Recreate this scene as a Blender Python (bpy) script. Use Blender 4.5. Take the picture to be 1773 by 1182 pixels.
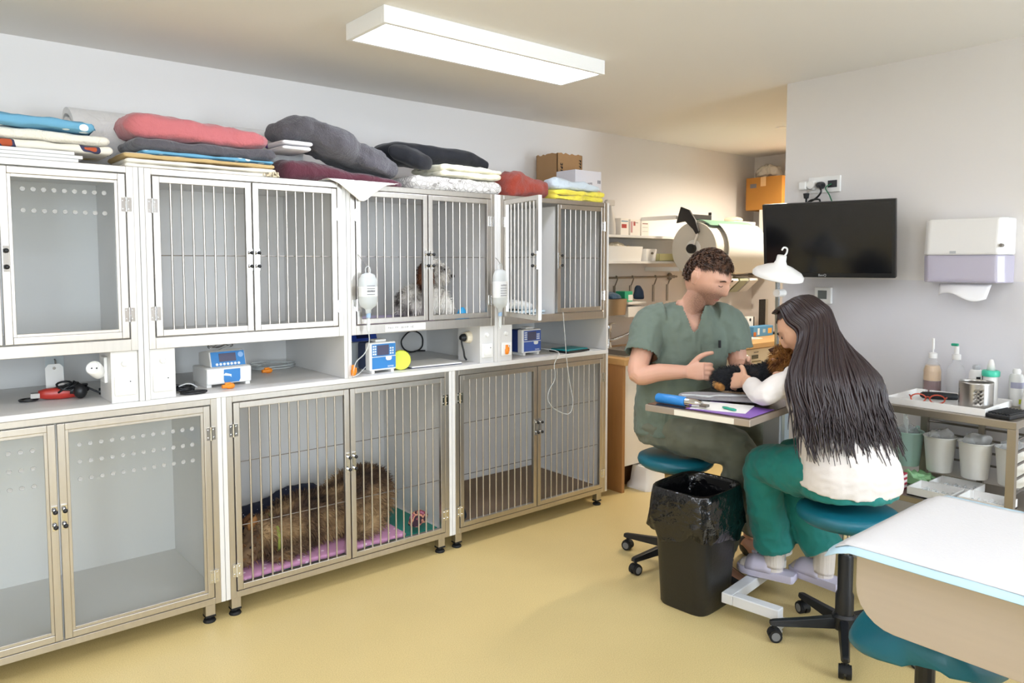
import bpy, bmesh, math, random
from mathutils import Vector, Matrix, noise, Quaternion
R = math.radians
for o in list(bpy.data.objects): bpy.data.objects.remove(o)
scn = bpy.context.scene
COL = scn.collection
# ------------------------------------------------------------------ camera
F_PX, CXP, CYP, EYE = 1275.6, 886.5, 537.0, 1.5
yaw, pit = R(50.1), R(3.66)
FW = Vector((math.cos(yaw)*math.cos(pit), math.sin(yaw)*math.cos(pit), -math.sin(pit)))
RT = Vector((math.sin(yaw), -math.cos(yaw), 0))
UP = RT.cross(FW)
EYEP = Vector((0, 0, EYE))
cam = bpy.data.cameras.new('camera'); camo = bpy.data.objects.new('camera', cam); COL.objects.link(camo)
camo.matrix_world = Matrix(((RT.x, UP.x, -FW.x, 0), (RT.y, UP.y, -FW.y, 0), (RT.z, UP.z, -FW.z, EYE), (0, 0, 0, 1)))
cam.sensor_width = 36; cam.lens = 36*F_PX/1773; cam.shift_y = -(591-CYP)/1773; cam.clip_start = .05
scn.camera = camo
# ------------------------------------------------------------------ world, exposure
w = bpy.data.worlds.new('world'); scn.world = w; w.use_nodes = True
w.node_tree.nodes['Background'].inputs[0].default_value = (.9, .95, 1, 1); w.node_tree.nodes['Background'].inputs[1].default_value = .3
scn.view_settings.view_transform = 'Standard'; scn.view_settings.look = 'None'
scn.view_settings.gamma = 1; scn.view_settings.use_curve_mapping = False
scn.view_settings.exposure = 0.45
PANEL_W = 11      # emission of the ceiling panels
DOWN_W = 70.0     # watts of the warm downlights in the alcove
WINDOW_FILL_W = 5.8  # strength of the area lamps outside the added windows

def ray(x, y): return FW + RT*((x-CXP)/F_PX) - UP*((y-CYP)/F_PX)
def atY(x, y, Y): d = ray(x, y); return EYEP + d*(Y/d.y)
def atX(x, y, X): d = ray(x, y); return EYEP + d*(X/d.x)
def atZ(x, y, Z): d = ray(x, y); return EYEP + d*((Z-EYE)/d.z)

# ------------------------------------------------------------------ materials
def lin(h):
    h = h.lstrip('#'); c = [int(h[i:i+2], 16)/255 for i in (0, 2, 4)]
    return tuple(x/12.92 if x <= .04045 else ((x+.055)/1.055)**2.4 for x in c) + (1,)
MATS = {}
def mat(name, col, rough=.5, metal=0, spec=.5, bump=0, bscale=60, var=0, vscale=8, trans=0, coat=0, sheen=0, emit=None, es=0, stretch=None, alpha=None, sss=0):
    """procedural principled material: colour varied by noise, optional noise relief"""
    if name in MATS: return MATS[name]
    m = bpy.data.materials.new(name); m.use_nodes = True; nt = m.node_tree; b = nt.nodes['Principled BSDF']
    c = lin(col) if isinstance(col, str) else col
    b.inputs['Base Color'].default_value = c; b.inputs['Roughness'].default_value = rough
    b.inputs['Metallic'].default_value = metal; b.inputs['Specular IOR Level'].default_value = spec
    b.inputs['Transmission Weight'].default_value = trans; b.inputs['Coat Weight'].default_value = coat
    b.inputs['Sheen Weight'].default_value = sheen
    if sss:
        b.inputs['Subsurface Weight'].default_value = sss; b.inputs['Subsurface Radius'].default_value = (.01, .004, .002)
    if emit: b.inputs['Emission Color'].default_value = lin(emit); b.inputs['Emission Strength'].default_value = es
    if var or bump:
        tc = nt.nodes.new('ShaderNodeTexCoord'); mp = nt.nodes.new('ShaderNodeMapping')
        nt.links.new(tc.outputs['Object'], mp.inputs[0])
        if stretch: mp.inputs['Scale'].default_value = stretch
    if var:
        n = nt.nodes.new('ShaderNodeTexNoise'); n.inputs['Scale'].default_value = vscale; n.inputs['Detail'].default_value = 4
        nt.links.new(mp.outputs[0], n.inputs[0])
        mx = nt.nodes.new('ShaderNodeMix'); mx.data_type = 'RGBA'
        mx.inputs[6].default_value = tuple(max(0, x*(1-var)) for x in c[:3])+(1,); mx.inputs[7].default_value = tuple(min(1, x*(1+var)) for x in c[:3])+(1,)
        nt.links.new(n.outputs[0], mx.inputs[0]); nt.links.new(mx.outputs[2], b.inputs['Base Color'])
    if bump:
        n = nt.nodes.new('ShaderNodeTexNoise'); n.inputs['Scale'].default_value = bscale; n.inputs['Detail'].default_value = 3
        nt.links.new(mp.outputs[0], n.inputs[0])
        bp = nt.nodes.new('ShaderNodeBump'); bp.inputs['Strength'].default_value = bump; bp.inputs['Distance'].default_value = .01
        nt.links.new(n.outputs[0], bp.inputs['Height']); nt.links.new(bp.outputs[0], b.inputs['Normal'])
    MATS[name] = m
    return m
def clear_mat(name, tint, refl=.12, rough=.02):
    """clear plastic / glass sheet: transparent with a glossy coat"""
    if name in MATS: return MATS[name]
    m = bpy.data.materials.new(name); m.use_nodes = True; nt = m.node_tree; nt.nodes.remove(nt.nodes['Principled BSDF'])
    t = nt.nodes.new('ShaderNodeBsdfTransparent'); t.inputs[0].default_value = lin(tint)
    g = nt.nodes.new('ShaderNodeBsdfGlossy'); g.inputs['Roughness'].default_value = rough; g.inputs[0].default_value = (1, 1, 1, 1)
    fr = nt.nodes.new('ShaderNodeFresnel'); fr.inputs[0].default_value = 1.45
    mx = nt.nodes.new('ShaderNodeMixShader'); nt.links.new(fr.outputs[0], mx.inputs[0]); nt.links.new(t.outputs[0], mx.inputs[1]); nt.links.new(g.outputs[0], mx.inputs[2])
    nt.links.new(mx.outputs[0], nt.nodes['Material Output'].inputs[0]); MATS[name] = m
    return m
def film_mat(name, col, opac, rough=.25):
    """milky plastic film: part diffuse/glossy, part see-through"""
    if name in MATS: return MATS[name]
    m = bpy.data.materials.new(name); m.use_nodes = True; nt = m.node_tree; b = nt.nodes['Principled BSDF']
    b.inputs['Base Color'].default_value = lin(col); b.inputs['Roughness'].default_value = rough; b.inputs['Alpha'].default_value = opac
    MATS[name] = m; return m
def pattern_mat(name, base, spots, scale=20, thr=.45, rough=.9, kind='noise', bump=.1):
    """fabric with printed patches"""
    if name in MATS: return MATS[name]
    m = mat(name, base, rough, bump=bump, bscale=300); nt = m.node_tree; b = nt.nodes['Principled BSDF']
    mp = [n for n in nt.nodes if n.type == 'MAPPING'][0]
    if kind == 'voronoi':
        t = nt.nodes.new('ShaderNodeTexVoronoi'); t.inputs['Scale'].default_value = scale; src = t.outputs['Distance']
    elif kind == 'ring':
        t = nt.nodes.new('ShaderNodeTexVoronoi'); t.inputs['Scale'].default_value = scale; t.feature = 'DISTANCE_TO_EDGE'; src = t.outputs['Distance']
    elif kind == 'stripe':
        t = nt.nodes.new('ShaderNodeTexWave'); t.inputs['Scale'].default_value = scale; t.bands_direction = 'Z'; src = t.outputs['Fac']
    else:
        t = nt.nodes.new('ShaderNodeTexNoise'); t.inputs['Scale'].default_value = scale; src = t.outputs[0]
    nt.links.new(mp.outputs[0], t.inputs[0])
    prev = lin(base)
    last = None
    for i, (lo, hi, colr) in enumerate(spots):
        a = nt.nodes.new('ShaderNodeMath'); a.operation = 'GREATER_THAN'; a.inputs[1].default_value = lo; nt.links.new(src, a.inputs[0])
        c2 = nt.nodes.new('ShaderNodeMath'); c2.operation = 'LESS_THAN'; c2.inputs[1].default_value = hi; nt.links.new(src, c2.inputs[0])
        mu = nt.nodes.new('ShaderNodeMath'); mu.operation = 'MULTIPLY'; nt.links.new(a.outputs[0], mu.inputs[0]); nt.links.new(c2.outputs[0], mu.inputs[1])
        mx = nt.nodes.new('ShaderNodeMix'); mx.data_type = 'RGBA'
        if last is None: mx.inputs[6].default_value = prev
        else: nt.links.new(last, mx.inputs[6])
        mx.inputs[7].default_value = lin(colr); nt.links.new(mu.outputs[0], mx.inputs[0]); last = mx.outputs[2]
    nt.links.new(last, b.inputs['Base Color'])
    return m

# ------------------------------------------------------------------ mesh builder
class MB:
    def __init__(s, M=None): s.v = []; s.f = []; s.M = M or Matrix()
    def add(s, vs, fs):
        n = len(s.v); s.v += [tuple(s.M @ Vector(p)) for p in vs]; s.f += [tuple(n+i for i in f) for f in fs]; return s
    def box(s, x0, x1, y0, y1, z0, z1):
        return s.add([(x0,y0,z0),(x1,y0,z0),(x1,y1,z0),(x0,y1,z0),(x0,y0,z1),(x1,y0,z1),(x1,y1,z1),(x0,y1,z1)],
                     [(0,3,2,1),(4,5,6,7),(0,1,5,4),(1,2,6,5),(2,3,7,6),(3,0,4,7)])
    def cbox(s, c, d): return s.box(c[0]-d[0]/2, c[0]+d[0]/2, c[1]-d[1]/2, c[1]+d[1]/2, c[2]-d[2]/2, c[2]+d[2]/2)
    def rings(s, rs, cap0=True, cap1=True, closed=True):
        n = len(rs[0]); vs = [p for r in rs for p in r]; fs = []
        for i in range(len(rs)-1):
            for j in range(n if closed else n-1):
                k = (j+1) % n; fs.append((i*n+j, i*n+k, (i+1)*n+k, (i+1)*n+j))
        if closed and cap0: fs.append(tuple(range(n-1, -1, -1)))
        if closed and cap1: fs.append(tuple((len(rs)-1)*n+j for j in range(n)))
        return s.add(vs, fs)
    def frame(s, d):
        d = Vector(d).normalized(); a = Vector((0,0,1)) if abs(d.z) < .9 else Vector((1,0,0))
        u = a.cross(d).normalized(); return u, d.cross(u)
    def cyl(s, p0, p1, r0, r1=None, n=14, cap=True):
        r1 = r0 if r1 is None else r1; p0 = Vector(p0); p1 = Vector(p1); u, v = s.frame(p1-p0)
        rs = [[p+(u*math.cos(2*math.pi*j/n)+v*math.sin(2*math.pi*j/n))*r for j in range(n)] for p, r in ((p0, r0), (p1, r1))]
        return s.rings(rs, cap, cap)
    def tube(s, pts, r, n=8, sm=0):
        pts = [Vector(p) for p in pts]
        if sm: pts = spline(pts, sm)
        rr = r if isinstance(r, (list, tuple)) else None
        u = None; rs = []
        for i, p in enumerate(pts):
            d = (pts[min(i+1, len(pts)-1)]-pts[max(i-1, 0)])
            d = d.normalized() if d.length > 1e-9 else Vector((0,0,1))
            if u is None: u, v = s.frame(d)
            else:
                u = (u-d*u.dot(d)); u = u.normalized() if u.length > 1e-6 else s.frame(d)[0]; v = d.cross(u)
            if rr:
                t = i/(len(pts)-1)*(len(rr)-1); k = min(int(t), len(rr)-2); q = rr[k]+(rr[k+1]-rr[k])*(t-k)
            else: q = r
            rs.append([p+(u*math.cos(2*math.pi*j/n)+v*math.sin(2*math.pi*j/n))*q for j in range(n)])
        return s.rings(rs)
    def lathe(s, prof, c=(0,0,0), n=24, axis='z', sx=1, sy=1):
        rs = []
        for r, z in prof:
            ring = []
            for j in range(n):
                a = 2*math.pi*j/n; x, y = r*math.cos(a)*sx, r*math.sin(a)*sy
                ring.append((c[0]+x, c[1]+y, c[2]+z) if axis == 'z' else ((c[0]+z, c[1]+x, c[2]+y) if axis == 'x' else (c[0]+y, c[1]+z, c[2]+x)))
            rs.append(ring)
        return s.rings(rs)
    def sphere(s, c, r, n=14, m=9):
        r = (r, r, r) if not isinstance(r, (tuple, list)) else tuple(r); c = tuple(c)
        rs = [[(c[0]+r[0]*math.sin(t)*math.cos(2*math.pi*j/n), c[1]+r[1]*math.sin(t)*math.sin(2*math.pi*j/n), c[2]-r[2]*math.cos(t)) for j in range(n)]
              for t in [math.pi*(i+.02)/(m+.04) for i in range(m+1)]]
        return s.rings(rs)
    def prism(s, poly, axis, a, b):
        """poly in the two other axes, extruded from a to b along axis"""
        def P(q, t): return (t, q[0], q[1]) if axis == 'x' else ((q[0], t, q[1]) if axis == 'y' else (q[0], q[1], t))
        return s.rings([[P(q, a) for q in poly], [P(q, b) for q in poly]])
    def build(s, name, m, parent=None, smooth=False, bev=0, seg=2, sub=0, auto=None):
        me = bpy.data.meshes.new(name); me.from_pydata(s.v, [], s.f)
        bm = bmesh.new(); bm.from_mesh(me); bmesh.ops.recalc_face_normals(bm, faces=bm.faces); bm.to_mesh(me); bm.free()
        for mm in (m if isinstance(m, (list, tuple)) else [m]): me.materials.append(mm)
        o = bpy.data.objects.new(name, me); COL.objects.link(o)
        if smooth or auto:
            for p in me.polygons: p.use_smooth = True
            if auto: me.set_sharp_from_angle(angle=R(auto))
        if bev:
            md = o.modifiers.new('bevel', 'BEVEL'); md.width = bev; md.segments = seg; md.limit_method = 'ANGLE'; md.angle_limit = R(35)
        if sub:
            md = o.modifiers.new('sub', 'SUBSURF'); md.levels = sub; md.render_levels = sub
        if parent is not None: o.parent = parent
        return o
def spline(pts, k):
    out = []
    for i in range(len(pts)-1):
        p0 = pts[max(i-1, 0)]; p1 = pts[i]; p2 = pts[i+1]; p3 = pts[min(i+2, len(pts)-1)]
        for j in range(k):
            t = j/k
            out.append(.5*((2*p1)+(p2-p0)*t+(2*p0-5*p1+4*p2-p3)*t*t+(3*p1-p0-3*p2+p3)*t**3))
    out.append(pts[-1]); return out
def thing(name, label, cat, loc=(0,0,0), rz=0, group=None):
    o = bpy.data.objects.new(name, None); COL.objects.link(o); o.location = loc; o.rotation_euler = (0, 0, rz); o.empty_display_size = .05
    return tag(o, label, cat, group)
def tag(o, label=None, cat=None, group=None, kind=None):
    if label: o['label'] = label
    if cat: o['category'] = cat
    if group: o['group'] = group
    if kind: o['kind'] = kind
    return o
def copy_tree(o, parent=None):
    c = o.copy(); COL.objects.link(c); c.parent = parent
    for ch in list(o.children): copy_tree(ch, c)
    return c
def local(t, pts):  # world points into a thing's own frame (things here carry no rotation unless stated)
    return [Vector(p)-t.location for p in pts]
def N3(p, s, seed=0): return noise.noise(Vector((p[0]*s+seed*7.3, p[1]*s-seed*3.1, p[2]*s+seed*1.7)))
def text_mesh(name, txt, size, m, parent=None, loc=(0,0,0), rot=(0,0,0), ext=.0004):
    cu = bpy.data.curves.new(name, 'FONT'); cu.body = txt; cu.size = size; cu.extrude = ext; cu.align_x = 'CENTER'; cu.align_y = 'CENTER'
    tmp = bpy.data.objects.new('tmp', cu); COL.objects.link(tmp)
    me = bpy.data.meshes.new_from_object(tmp.evaluated_get(bpy.context.evaluated_depsgraph_get())); bpy.data.objects.remove(tmp)
    me.materials.clear(); me.materials.append(m)
    o = bpy.data.objects.new(name, me); COL.objects.link(o); o.location = loc; o.rotation_euler = rot
    if parent is not None: o.parent = parent
    return o
def print_marks(name, n, size, m, parent=None, loc=(0,0,0), rot=(0,0,0), seed=0, weight=.16, gaps=()):
    """a line of n small blurred print strokes, for lettering too small in the photograph to be read"""
    rnd = random.Random(seed); mb = MB(); adv = size*.72; x = -adv*n/2; t = size*weight
    for i in range(n):
        if i not in gaps:
            a, b = x+size*.06, x+size*.58
            kind = rnd.randrange(4)
            if kind != 1: mb.box(a, a+t, 0, size*.7, 0, .0004)
            if kind != 2: mb.box(a, b, size*(.7)-t, size*.7, 0, .0004)
            if kind in (1, 2): mb.box(b-t, b, 0, size*.7, 0, .0004)
            if kind in (0, 3): mb.box(a, b, size*.3, size*.3+t, 0, .0004)
            if kind in (1, 3): mb.box(a, b, 0, t, 0, .0004)
        x += adv
    o = mb.build(name, m, parent); o.location = loc; o.rotation_euler = rot
    return o
def sq(c, p):  # signed power for superellipses
    return math.copysign(abs(c)**p, c)

M_WHITE = mat('white_board', '#dfddda', .45, var=.02, vscale=3)
M_WALL = mat('wall_paint', '#e9e5e2', .85, bump=.03, bscale=120)
M_CEIL = mat('ceiling_paint', '#e8e4de', .9, bump=.03, bscale=120)
M_STEEL = mat('brushed_steel', '#c6c1ba', .36, 1, bump=.02, bscale=40, var=.08, vscale=6, stretch=(12, 1, 1))
M_STEELD = mat('steel_dark', '#8f8a84', .4, 1)
M_CHROME = mat('chrome', '#d8d8d8', .12, 1)
M_BLACK = mat('black_plastic', '#17181b', .42)
M_BLACKS = mat('black_rubber', '#101113', .7)
M_WPLAST = mat('white_plastic', '#f0eeea', .35)
M_GPLAST = mat('grey_plastic', '#b9bbbd', .4)
M_ORANGE = mat('orange_plastic', '#ef8a1d', .4)
M_CLEAR = clear_mat('clear_sheet', '#fdfefe')
M_TUBE = film_mat('clear_tubing', '#eef2f0', .45, .2)
M_CARD = mat('cardboard', '#a9835a', .85, var=.06, vscale=10, bump=.03, bscale=90)
M_PAPER = mat('paper', '#f3f1ec', .8)
# ================================================================== the setting
CEIL, WALLY, RX = 2.455, 3.77, 3.70
def struct(name, mb, m, **k):
    o = mb.build(name, m, **k); o['kind'] = 'structure'; return o
m_floor = mat('yellow_lino', '#dcc68c', .38, var=.05, vscale=4)
nt = m_floor.node_tree
n2 = nt.nodes.new('ShaderNodeTexNoise'); n2.inputs['Scale'].default_value = 260; n2.inputs['Detail'].default_value = 2
mp = [n for n in nt.nodes if n.type == 'MAPPING'][0]; nt.links.new(mp.outputs[0], n2.inputs[0])
cr = nt.nodes.new('ShaderNodeValToRGB'); cr.color_ramp.elements[0].position = .3; cr.color_ramp.elements[0].color = (.80, .78, .72, 1); cr.color_ramp.elements[1].position = .62; cr.color_ramp.elements[1].color = (1, 1, 1, 1)
nt.links.new(n2.outputs[0], cr.inputs[0])
mm = nt.nodes.new('ShaderNodeMix'); mm.data_type = 'RGBA'; mm.blend_type = 'MULTIPLY'; mm.inputs[0].default_value = 1
old = nt.nodes['Principled BSDF'].inputs['Base Color'].links[0].from_socket
nt.links.new(old, mm.inputs[6]); nt.links.new(cr.outputs[0], mm.inputs[7]); nt.links.new(mm.outputs[2], nt.nodes['Principled BSDF'].inputs['Base Color'])
X_L, Y_B, X_E = -2.2, -2.0, 6.02
struct('floor', MB().box(X_L, X_E, Y_B, WALLY, -.1, 0), m_floor)
struct('ceiling', MB().box(X_L, X_E, Y_B, WALLY+.1, CEIL, CEIL+.1), M_CEIL)
struct('wall_back', MB().box(X_L, X_E+.1, WALLY, WALLY+.1, 0, CEIL), M_WALL)
struct('wall_left', MB().box(X_L-.1, X_L, Y_B-.1, WALLY+.1, 0, CEIL), M_WALL)
struct('wall_end', MB().box(X_E, X_E+.1, Y_B, WALLY, 0, CEIL), M_WALL)
# wall behind the camera, with window openings added to light the room (daylight)
wb = MB().box(X_L, -2.1, Y_B-.1, Y_B, 0, CEIL).box(.3, 2.75, Y_B-.1, Y_B, 0, CEIL).box(3.6, RX, Y_B-.1, Y_B, 0, CEIL).box(2.75, 3.6, Y_B-.1, Y_B, 0, .7).box(2.75, 3.6, Y_B-.1, Y_B, 2.35, CEIL).box(-2.1, .3, Y_B-.1, Y_B, 0, .7).box(-2.1, .3, Y_B-.1, Y_B, 2.35, CEIL)
struct('wall_front', wb, M_WALL)
# right wall: upper half matt white, lower half washable grey-lilac paint with a hard edge
m_rw = mat('wall_two_tone', '#e9e5e2', .6, bump=.02, bscale=120)
nt = m_rw.node_tree; g = nt.nodes.new('ShaderNodeNewGeometry'); sx = nt.nodes.new('ShaderNodeSeparateXYZ'); nt.links.new(g.outputs['Position'], sx.inputs[0])
lt = nt.nodes.new('ShaderNodeMath'); lt.operation = 'LESS_THAN'; lt.inputs[1].default_value = 1.42; nt.links.new(sx.outputs['Z'], lt.inputs[0])
mx = nt.nodes.new('ShaderNodeMix'); mx.data_type = 'RGBA'; mx.inputs[6].default_value = lin('#e9e5e2'); mx.inputs[7].default_value = lin('#e0dee1'); nt.links.new(lt.outputs[0], mx.inputs[0])
nt.links.new(mx.outputs[2], nt.nodes['Principled BSDF'].inputs['Base Color'])
struct('wall_right', MB().box(RX, RX+.14, Y_B, 2.13, 0, CEIL), m_rw)
# added, unseen window: frame, two panes; daylight enters through it
win = MB()
for x in (-2.1, -.925, .25): win.box(x, x+.05, Y_B-.07, Y_B-.02, .7, 2.35)
win.box(-2.05, -.925, Y_B-.07, Y_B-.02, .7, .75).box(-.875, .25, Y_B-.07, Y_B-.02, .7, .75).box(-2.05, -.925, Y_B-.07, Y_B-.02, 2.3, 2.35).box(-.875, .25, Y_B-.07, Y_B-.02, 2.3, 2.35)
wo = struct('added_window_1', win, M_WPLAST)
MB().box(-2.05, -.925, Y_B-.05, Y_B-.045, .75, 2.3).build('pane', M_CLEAR, wo)
MB().box(-.875, .25, Y_B-.05, Y_B-.045, .75, 2.3).build('pane', M_CLEAR, wo)
win2 = MB().box(2.75, 2.8, Y_B-.07, Y_B-.02, .7, 2.35).box(3.55, 3.6, Y_B-.07, Y_B-.02, .7, 2.35).box(2.8, 3.55, Y_B-.07, Y_B-.02, .7, .75).box(2.8, 3.55, Y_B-.07, Y_B-.02, 2.3, 2.35)  # second unseen window, added to even the light on walls and cages
w2 = struct('added_window_2', win2, M_WPLAST); MB().box(2.8, 3.55, Y_B-.05, Y_B-.045, .75, 2.3).build('pane', M_CLEAR, w2)
a2 = bpy.data.lights.new('fill_daylight_side', 'AREA'); a2.shape = 'RECTANGLE'; a2.size = .8; a2.size_y = 1.6; a2.energy = WINDOW_FILL_W*12; a2.color = (.80, .90, 1)  # fill lamp outside the added narrow window
a2o = bpy.data.objects.new('fill_daylight_side', a2); COL.objects.link(a2o); a2o.location = (3.175, Y_B-.12, 1.53); a2o.rotation_euler = (R(90), 0, 0)
al = bpy.data.lights.new('fill_daylight', 'AREA'); al.shape = 'RECTANGLE'; al.size = 2.3; al.size_y = 1.6; al.energy = WINDOW_FILL_W*22; al.color = (.80, .90, 1)  # fill lamp outside the added wide window
alo = bpy.data.objects.new('fill_daylight', al); COL.objects.link(alo); alo.location = (-.9, Y_B-.12, 1.53); alo.rotation_euler = (R(90), 0, 0)

# ------------------------------------------------------------------ ceiling panel lamps
m_emit = mat('lamp_diffuser', '#ffffff', .5, emit='#e9efff', es=PANEL_W)
def panel_lamp(cx, cy, label, lx=1.19, ly=.30):
    t = thing('ceiling_panel_lamp', label, 'ceiling light', (cx, cy, CEIL), 0, 'long ceiling panel lamps')
    a, b = lx/2, ly/2; m = MB()
    for (x0, x1, y0, y1) in ((-a, a, -b, -b+.02), (-a, a, b-.02, b), (-a, -a+.02, -b+.02, b-.02), (a-.02, a, -b+.02, b-.02)): m.box(x0, x1, y0, y1, -.065, 0)
    m.build('housing', mat('lamp_white', '#f1f0ee', .5), t, bev=.002)
    MB().box(-a+.02, a-.02, -b+.02, b-.02, -.058, -.05).build('diffuser', m_emit, t)
    return t
panel_lamp(2.02, 2.592, 'long white ceiling panel lamp lit above the steel cages')
for cx, cy, wh_ in ((.55, 1.55, 'in front of the glass-doored cages'), (1.55, .1, 'over the open floor before the exam table'), (-1.1, 1.2, 'beside the left wall'), (.55, -.4, 'near the added wide window'), (2.35, -1.1, 'near the added narrow window')):
    panel_lamp(cx, cy, 'added unseen ceiling panel lamp '+wh_)  # added out of view so walls and cage interiors are lit more evenly
# warm downlights of the alcove
m_dl = mat('downlight_glow', '#ffffff', .5, emit='#ffdca8', es=25)
for i, (x, y) in enumerate(((4.83, 2.81), (5.55, 2.81))):
    t = thing('recessed_downlight', 'small round recessed downlight in the alcove ceiling '+('above the washing machine', 'by the far wall')[i], 'ceiling light', (x, y, CEIL), 0, 'downlights in the alcove')
    MB().lathe([(.03, -.004), (.042, -.006), (.045, 0), (.03, 0)], n=20).build('trim_ring', M_WPLAST, t, auto=40)
    MB().lathe([(.0, -.003), (.029, -.003), (.029, 0), (0, 0)], n=20).build('bulb', m_dl, t)
    l = bpy.data.lights.new('downlight', 'SPOT'); l.energy = DOWN_W; l.color = (1, .87, .70); l.spot_size = R(165); l.spot_blend = .8; l.shadow_soft_size = .04
    lo = bpy.data.objects.new('downlight_beam', l); COL.objects.link(lo); lo.location = (0, 0, -.02); lo.parent = t

# ================================================================== cages
FY = 3.09     # front plane of the cages
YB = WALLY
def stiles(mb, x0, x1, z0, z1, w, y0, y1, bottom=None):
    bt = bottom or w
    mb.box(x0, x0+w, y0, y1, z0, z1).box(x1-w, x1, y0, y1, z0, z1).box(x0+w, x1-w, y0, y1, z0, z0+bt).box(x0+w, x1-w, y0, y1, z1-w, z1)
def hinge_mesh():
    m = MB(); m.box(-.018, -.003, -.006, -.002, -.026, .026).box(.003, .018, -.006, -.002, -.026, .026).cyl((0, -.006, -.028), (0, -.006, .028), .0045, n=8)
    for z in (-.016, .016):
        for x in (-.0105, .0105): m.cyl((x, -.008, z), (x, -.005, z), .003, n=6)
    return m
def latch_mesh():
    m = MB(); m.box(-.009, .009, -.008, 0, -.045, .045)
    for z in (-.028, .028): m.cyl((0, -.022, z), (0, -.006, z), .0045, n=8).sphere((0, -.024, z), .0075, 8, 6)
    return m
def put(mesh_src, name, m, parent, loc):
    o = bpy.data.objects.new(name, mesh_src); COL.objects.link(o); o.location = loc; o.parent = parent; return o
HINGE = hinge_mesh().build('hinge', M_CHROME); ME_HINGE = HINGE.data; bpy.data.objects.remove(HINGE)
LATCH = latch_mesh().build('latch', [M_CHROME]); ME_LATCH = LATCH.data; bpy.data.objects.remove(LATCH)
KN = MB().sphere((0, 0, 0), .0085, 10, 7).build('k', M_BLACK, smooth=True); ME_KNOB = KN.data; bpy.data.objects.remove(KN)
RING = MB().lathe([(.005, -.001), (.008, -.002), (.0088, 0), (.008, .001), (.004, .001)], axis='y', n=12).build('r', mat('vent_ring', '#a3a29f', .6), auto=60); ME_RING = RING.data; bpy.data.objects.remove(RING)
def cage(X0, X1, Z0, Z1, label, nb, glass=False, legs=False, rods=(1.53,), open_left=None, to=None, holes=None, group='cages'):
    """white board carcass with a steel face frame and two steel doors"""
    t = thing('animal_cage', label, 'cage', (X0, FY, 0 if legs else Z0), 0, group)
    oz = 0 if legs else Z0
    W = X1-X0; D = YB-FY-.004; zb = Z0-oz; zt = Z1-oz
    zfoot = (to-oz) if to is not None else zb
    c = MB(); p = .018
    c.box(0, p, .0, D, zfoot, zt).box(W-p, W, .0, D, zfoot, zt)
    c.box(p, W-p, D-.012, D, zfoot, zt).box(p, W-p, .022, D-.012, zt-p, zt).box(p, W-p, .022, D-.012, zb+.012, zb+.03)
    c.build('carcass', M_WHITE, t, bev=.001, seg=1)
    fw = .025; br = .045 if not legs else .027
    f = MB(); stiles(f, p, W-p, zb, zt, fw, -.001, .02, br)
    f.build('face_frame', M_STEEL, t, bev=.0015, seg=1)
    g = .004; dz0, dz1 = zb+br+g, zt-fw-g; mid = W/2
    for side in (0, 1):
        a, b = (p+fw+g, mid-.003) if side == 0 else (mid+.003, W-p-fw-g)
        hx = a if side == 0 else b
        d = bpy.data.objects.new('door', None); COL.objects.link(d); d.parent = t; d.location = (hx, .0, 0); d.empty_display_size = .03
        if side == 0 and open_left: d.rotation_euler = (0, 0, -open_left)
        a -= hx; b -= hx
        m = MB(); stiles(m, a, b, dz0, dz1, .025, -.004, .016)
        m.build('door_frame', M_STEEL, d, bev=.002, seg=2)
        if glass:
            m = MB(); stiles(m, a+.025, b-.025, dz0+.025, dz1-.025, .011, .001, .014); m.build('glazing_bead', M_STEEL, d, bev=.001, seg=1)
            MB().box(a+.026, b-.026, .006, .010, dz0+.026, dz1-.026).build('pane', M_CLEAR, d)
            nx, rows, ztop, dzr = holes
            for r_ in range(rows):
                for i in range(nx):
                    x = a+.07+(b-a-.14)*i/(nx-1); put(ME_RING, 'vent_hole', None, d, (x, .006, ztop-oz-dzr*r_))
        else:
            for i in range(nb):
                x = a+.025+(b-a-.05)*(i+1)/(nb+1)
                MBAR = MB().cyl((0, 0, dz0+.022), (0, 0, dz1-.022), .0042, n=10).build('bar', M_STEEL, d, smooth=False, auto=50); MBAR.location = (x, .006, 0)
            for z in rods: MB().cyl((a+.02, .012, z-oz), (b-.02, .012, z-oz), .002, n=6).build('cross_rod', M_STEELD, d)
        zl = (zb+zt)/2+(.0 if not legs else .06)
        lx = b-.0125 if side == 0 else a+.0125
        put(ME_LATCH, 'latch', None, d, (lx, -.004, zl))
        for dz in (-.028, .028): put(ME_KNOB, 'latch_knob', None, d, (lx, -.03, zl+dz))
        for z in ((dz0+.09), (dz1-.115)): put(ME_HINGE, 'hinge', None, d, (-.002 if side == 0 else .002, -.001, z))
    if legs:
        for x in (.045, W-.06):
            for y in (.03, D-.05):
                l = MB().box(x-.02, x+.02, y-.018, y+.018, .026, zb).build('leg', M_STEEL, t, bev=.001, seg=1)
                MB().cyl((x, y, .012), (x, y, .03), .008, n=10).lathe([(0, 0), (.024, 0), (.026, .004), (.022, .012), (.01, .015), (0, .015)], (x, y, 0), 18).box(x-.021, x+.021, y-.019, y+.019, .024, .032).build('foot', M_BLACKS, l, auto=40)
    return t
LZ0, LZ1, SH0, SH1, UZ0, UZ1 = .08, .945, .945, .967, 1.165, 1.865
XS = (-.165, .726, 1.594, 2.482, 3.357)
cage(XS[0], XS[1]-.001, UZ0, UZ1, 'upper glass-doored cage with two rows of vent holes beside the barred upper cages', 0, glass=True, to=SH1, holes=(9, 2, 1.76, .075), group='upper row of cages')
cage(XS[1]+.001, XS[2]-.001, UZ0, UZ1, 'empty upper barred cage below the coral pink blanket pile', 7, to=SH1, group='upper row of cages')
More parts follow.
